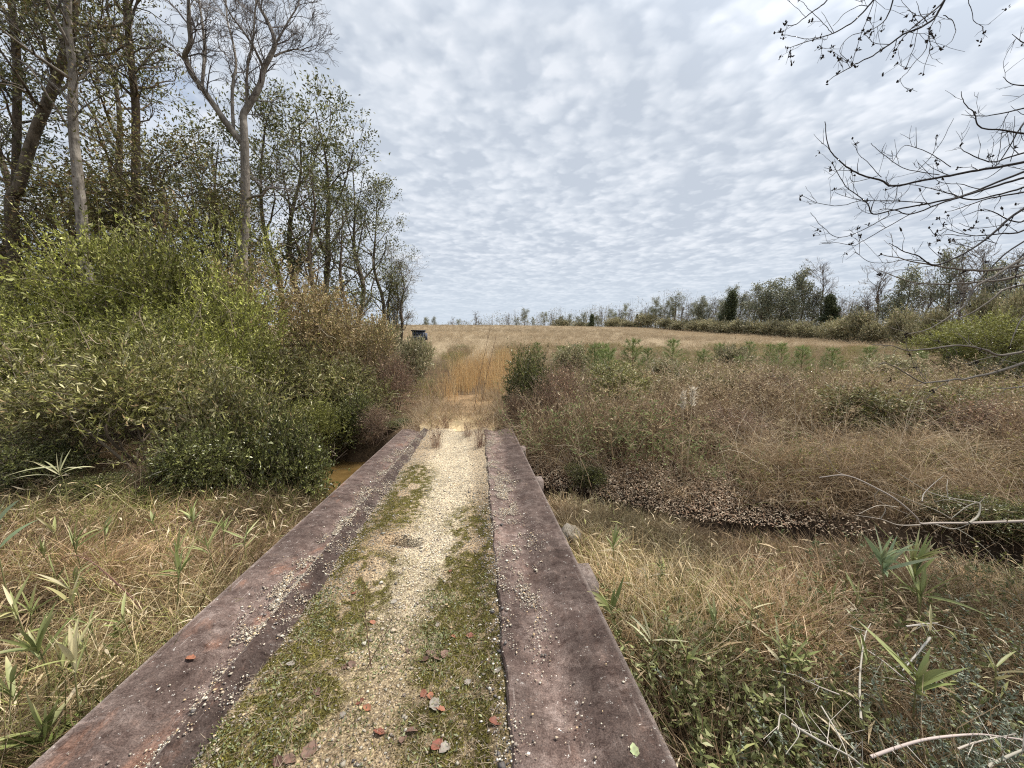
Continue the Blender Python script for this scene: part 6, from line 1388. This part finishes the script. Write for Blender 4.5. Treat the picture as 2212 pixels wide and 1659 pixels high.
    root = thing('fallen_branch', 'bleached bare fallen branch lying across the creek at the right', 'branch', B); nb.build('limb', M['twig'], root, True); tw.build('twigs', M['twig'], root, True)
    # pale dead sticks in the bottom right growth
    for q, rad, Y, lab in [([(160, 1440), (300, 1530), (450, 1600), (540, 1680)], .006, 2.1, 'pale bare stick lowest in the bottom right growth'), ([(310, 1350), (400, 1500), (460, 1640)], .004, 2.2, 'thin pale stick crossing the lowest one'), ([(510, 1420), (505, 1200), (530, 1000), (560, 930)], .006, 2.9, 'upright pale stick in the right bank weeds'), ([(860, 1005), (790, 1090), (720, 1170)], .007, 2.8, 'thick cream cut stick leaning in the right bank'),
                           ([(740, 945), (820, 935), (900, 928)], .006, 3.1, 'short cream stick lying level below the cane crowns'), ([(560, 1610), (700, 1560), (860, 1515), (1080, 1495), (1230, 1510), (1400, 1530)], .007, 2.25, 'long pale branch arching along the bottom right'), ([(1000, 1570), (1080, 1540), (1200, 1505)], .005, 2.2, 'pale side twig of the bottom right corner'), ([(1150, 1659), (1260, 1600), (1400, 1540)], .008, 2.0, 'thickest pale branch in the bottom right corner'),
                           ([(520, 1050), (620, 1120), (720, 1200), (800, 1250)], .005, 2.7, 'slanting pale stick below the upright one'), ([(400, 1290), (300, 1250), (180, 1190)], .004, 2.6, 'thin straw coloured stick by the small cane fan'), ([(90, 1480), (110, 1390), (200, 1480), (130, 1600)], .0035, 2.0, 'bent pale twig over the grey green sprigs')]:
        P = np.array([(lambda h: (h[0], h[1], h[2] + .36 + .02 * (j % 3)))(ground_hit(*zR(*a), .36 + .02 * (j % 3))) for j, a in enumerate(q)]); b = P[0].copy(); S = smooth_path(P, 4) - b; nb = NB(); tube(nb, S, np.linspace(rad, rad * .4, len(S)), 6, vary((0.38, 0.34, 0.285), 1, .08, .02, r)[0])
        for j in range(6): a = S[r.integers(1, len(S))]; d = r.normal(0, 1, 3); tube(nb, [a, a + nrm(d) * r.uniform(.05, .16)], [rad * .35, .001], 4, (0.48, 0.43, 0.36))
        o = nb.build('dead_stick', M['twig']); o.location = b; tag(o, lab, 'stick', 'pale dead sticks on the right bank')
    # long thin arching weed stems in the left grass
    for q, Y, lab in [([(380, 1420), (300, 1310), (220, 1230), (165, 1200), (130, 1210)], 2.5, 'dark arching bramble stem across the left bank grass'), ([(395, 1440), (330, 1330), (250, 1260), (180, 1195)], 2.6, 'second thinner bramble stem beside the arching one')]:
        P = np.array([at(*a, Y + .12 * j) for j, a in enumerate(q)]); b = P[0].copy(); S = smooth_path(P, 5) - b; nb = NB(); tube(nb, S, np.linspace(.005, .002, len(S)), 5, (0.15, 0.08, 0.06))
        for j in range(14): a = S[r.integers(2, len(S))]; tube(nb, [a, a + r.normal(0, .04, 3)], [.002, .001], 3, (0.18, 0.10, 0.07))
        o = nb.build('bramble_stem', M['twig']); o.location = b; tag(o, lab, 'bramble', 'bramble stems in the left grass')
    # vines hanging on the left thicket
    zL = lambda zx, zy: (zx / 2.37 * .864, (560 + zy / 2.37) * .864)
    for q, Y, lab in [([(890, 1250), (900, 1330), (980, 1360), (1100, 1380), (1210, 1340), (1250, 1240), (1280, 1090)], 6.0, 'pale vine looping low in front of the dark left shrubs'), ([(850, 480), (825, 530), (850, 600), (875, 650)], 6.4, 'short pale vine curling high on the thicket'), ([(310, 1020), (450, 1005), (580, 1015), (680, 1080)], 5.9, 'bare vine arching above the dark hollow'), ([(1000, 1660), (1010, 1560), (990, 1450), (1020, 1330), (1000, 1180)], 6.0, 'upright pale vine at the edge of the dead grass'), ([(520, 660), (580, 710), (640, 690), (660, 640)], 6.3, 'forked bleached vine above the olive shrub'), ([(540, 1140), (620, 1080), (720, 1030), (900, 1010)], 5.95, 'grey stem slanting up from the dark hollow'), ([(120, 1030), (130, 1100), (150, 1160)], 5.9, 'short vine at the left edge of the thicket')]:
        P = np.array([at(*zL(*a), Y) for a in q]); b = P[0].copy(); S = smooth_path(P, 5) - b; nb = NB(); tube(nb, S, np.linspace(.008, .004, len(S)), 5, (0.36, 0.29, 0.2))
        for j in range(5): a = S[r.integers(2, len(S))]; tube(nb, smooth_path([a, a + r.normal(0, .06, 3), a + r.normal(0, .14, 3)], 3), [.004, .003, .003, .002, .002, .0015, .001], 4, (0.33, 0.26, 0.18))
        o = nb.build('vine', M['twig']); o.location = b; tag(o, lab, 'vine', 'vines on the left thicket')
    for i in range(18):                                      # more thin pale stems tangled in the thicket
        px, py = r.uniform(20, 800), r.uniform(640, 1000); Y = 5.8 + max(0, (px - 350)) * .008; b = at(px, py, Y); d = nrm(np.array([r.normal(0, 1), r.normal(0, .25) - .15, r.normal(.2, .6)])); P = [np.zeros(3)]
        for w in range(7): d = nrm(d + r.normal(0, .22, 3) * np.array([1, .4, 1]) + np.array([0, 0, -.06])); P.append(P[-1] + d * r.uniform(.07, .17))
        nb = NB(); S = smooth_path(P, 3); tube(nb, S, np.linspace(.007, .002, len(S)), 5, vary((0.34, 0.28, 0.2), 1, .15, .03, r)[0])
        for j in range(4): a = S[r.integers(4, len(S))]; tube(nb, [a, a + r.normal(0, .07, 3), a + r.normal(0, .13, 3)], [.003, .002, .001], 4, (0.32, 0.26, 0.19))
        o = nb.build('vine', M['twig']); o.location = b; tag(o, 'thin pale bare stem tangled among the leaves of the left shrubs', 'vine', 'thin bare stems in the left shrubs')
    # rocks beside the bridge
    def rock(px, py, s, lab):
        x, y, z = ground_hit(px, py, .05); bm_ = NB(); n = 14; th = np.linspace(0, PI, 8); ph = np.linspace(0, 2 * PI, n, endpoint=False)
        V = np.array([(math.sin(t) * math.cos(p_), math.sin(t) * math.sin(p_), math.cos(t)) for t in th for p_ in ph]); V = np.sign(V) * np.abs(V) ** .7
        V *= 1 + .8 * (fbm(V[:, 0] * 2 + px, V[:, 1] * 2 + V[:, 2], 3)[:, None] - .5); V *= np.array(s)
        Q = [(a * n + c, a * n + (c + 1) % n, (a + 1) * n + (c + 1) % n, (a + 1) * n + c) for a in range(7) for c in range(n)]
        bm_.add(V, Q); o = bm_.build('concrete_lump', M['rock']); o.location = (x, y, z + s[2] * .5); o.rotation_euler = (r.normal(0, .2), r.normal(0, .2), r.uniform(0, 3)); tag(o, lab, 'concrete lump', 'lumps of concrete under the bridge')
    rock(1230, 1158, (.17, .12, .11), 'large cream lump of concrete at the creek edge against the bridge')
    rock(1386, 1246, (.10, .07, .06), 'small grey lump of concrete in the straw beside the creek')
    # dark box blind at the edge of the wood
    x0, Y0, _ = at(905, 735, 27.0); gz = float(H(x0, Y0)); zt = at(905, 715, 27.0)[2]; hb = zt - gz
    root = thing('box_blind', 'dark grey boarded box blind with a flat black roof standing in the far weeds', 'hunting blind', (x0, Y0, gz), .12)
    def bx(a, b):
        x0_, y0_, z0_ = a; x1, y1, z1 = b
        V = [(x0_, y0_, z0_), (x1, y0_, z0_), (x1, y1, z0_), (x0_, y1, z0_), (x0_, y0_, z1), (x1, y0_, z1), (x1, y1, z1), (x0_, y1, z1)]
        nb = NB(); nb.add(V, [(0, 3, 2, 1), (4, 5, 6, 7), (0, 1, 5, 4), (1, 2, 6, 5), (2, 3, 7, 6), (3, 0, 4, 7)]); return nb
    w = .40
    for i in range(4): bx((-w + i * .2 + .003, -w - .015 * (i % 2), hb - .98), (-w + (i + 1) * .2 - .003, w, hb - .02)).build('wall', M['blind_wall'], root)
    bx((-w - .07, -w - .12, hb - .02), (w + .05, w + .1, hb + .05)).build('roof', M['blind_roof'], root)
    bx((-.28, -w - .03, hb - .42), (.26, -w - .018, hb - .34)).build('window_slot', M['blind_pale'], root)
    bx((-.32, -w - .028, hb - .33), (.30, -w - .017, hb - .22)).build('window_slot', M['blind_roof'], root)
    bx((w + .003, -w + .05, hb - .62), (w + .16, w - .1, hb - .14)).build('shutter', M['blind_wall'], root)
    for sx in (-1, 1):
        for sy in (-1, 1): bx((sx * .34 - .045, sy * .34 - .045, -.2), (sx * .34 + .045, sy * .34 + .045, hb - .98)).build('leg', M['blind_wall'], root)

import time as _t
def step(f):
    t0 = _t.time(); f(); print(f.__name__, round(_t.time() - t0, 1), flush=True)
for f in (bank_grass, leaf_litter, field_weeds, broom_sedge, ground_cover, make_shrub_protos, left_bank_shrubs, right_shrubs, left_trees, far_trees, overhang, small_things): step(f)
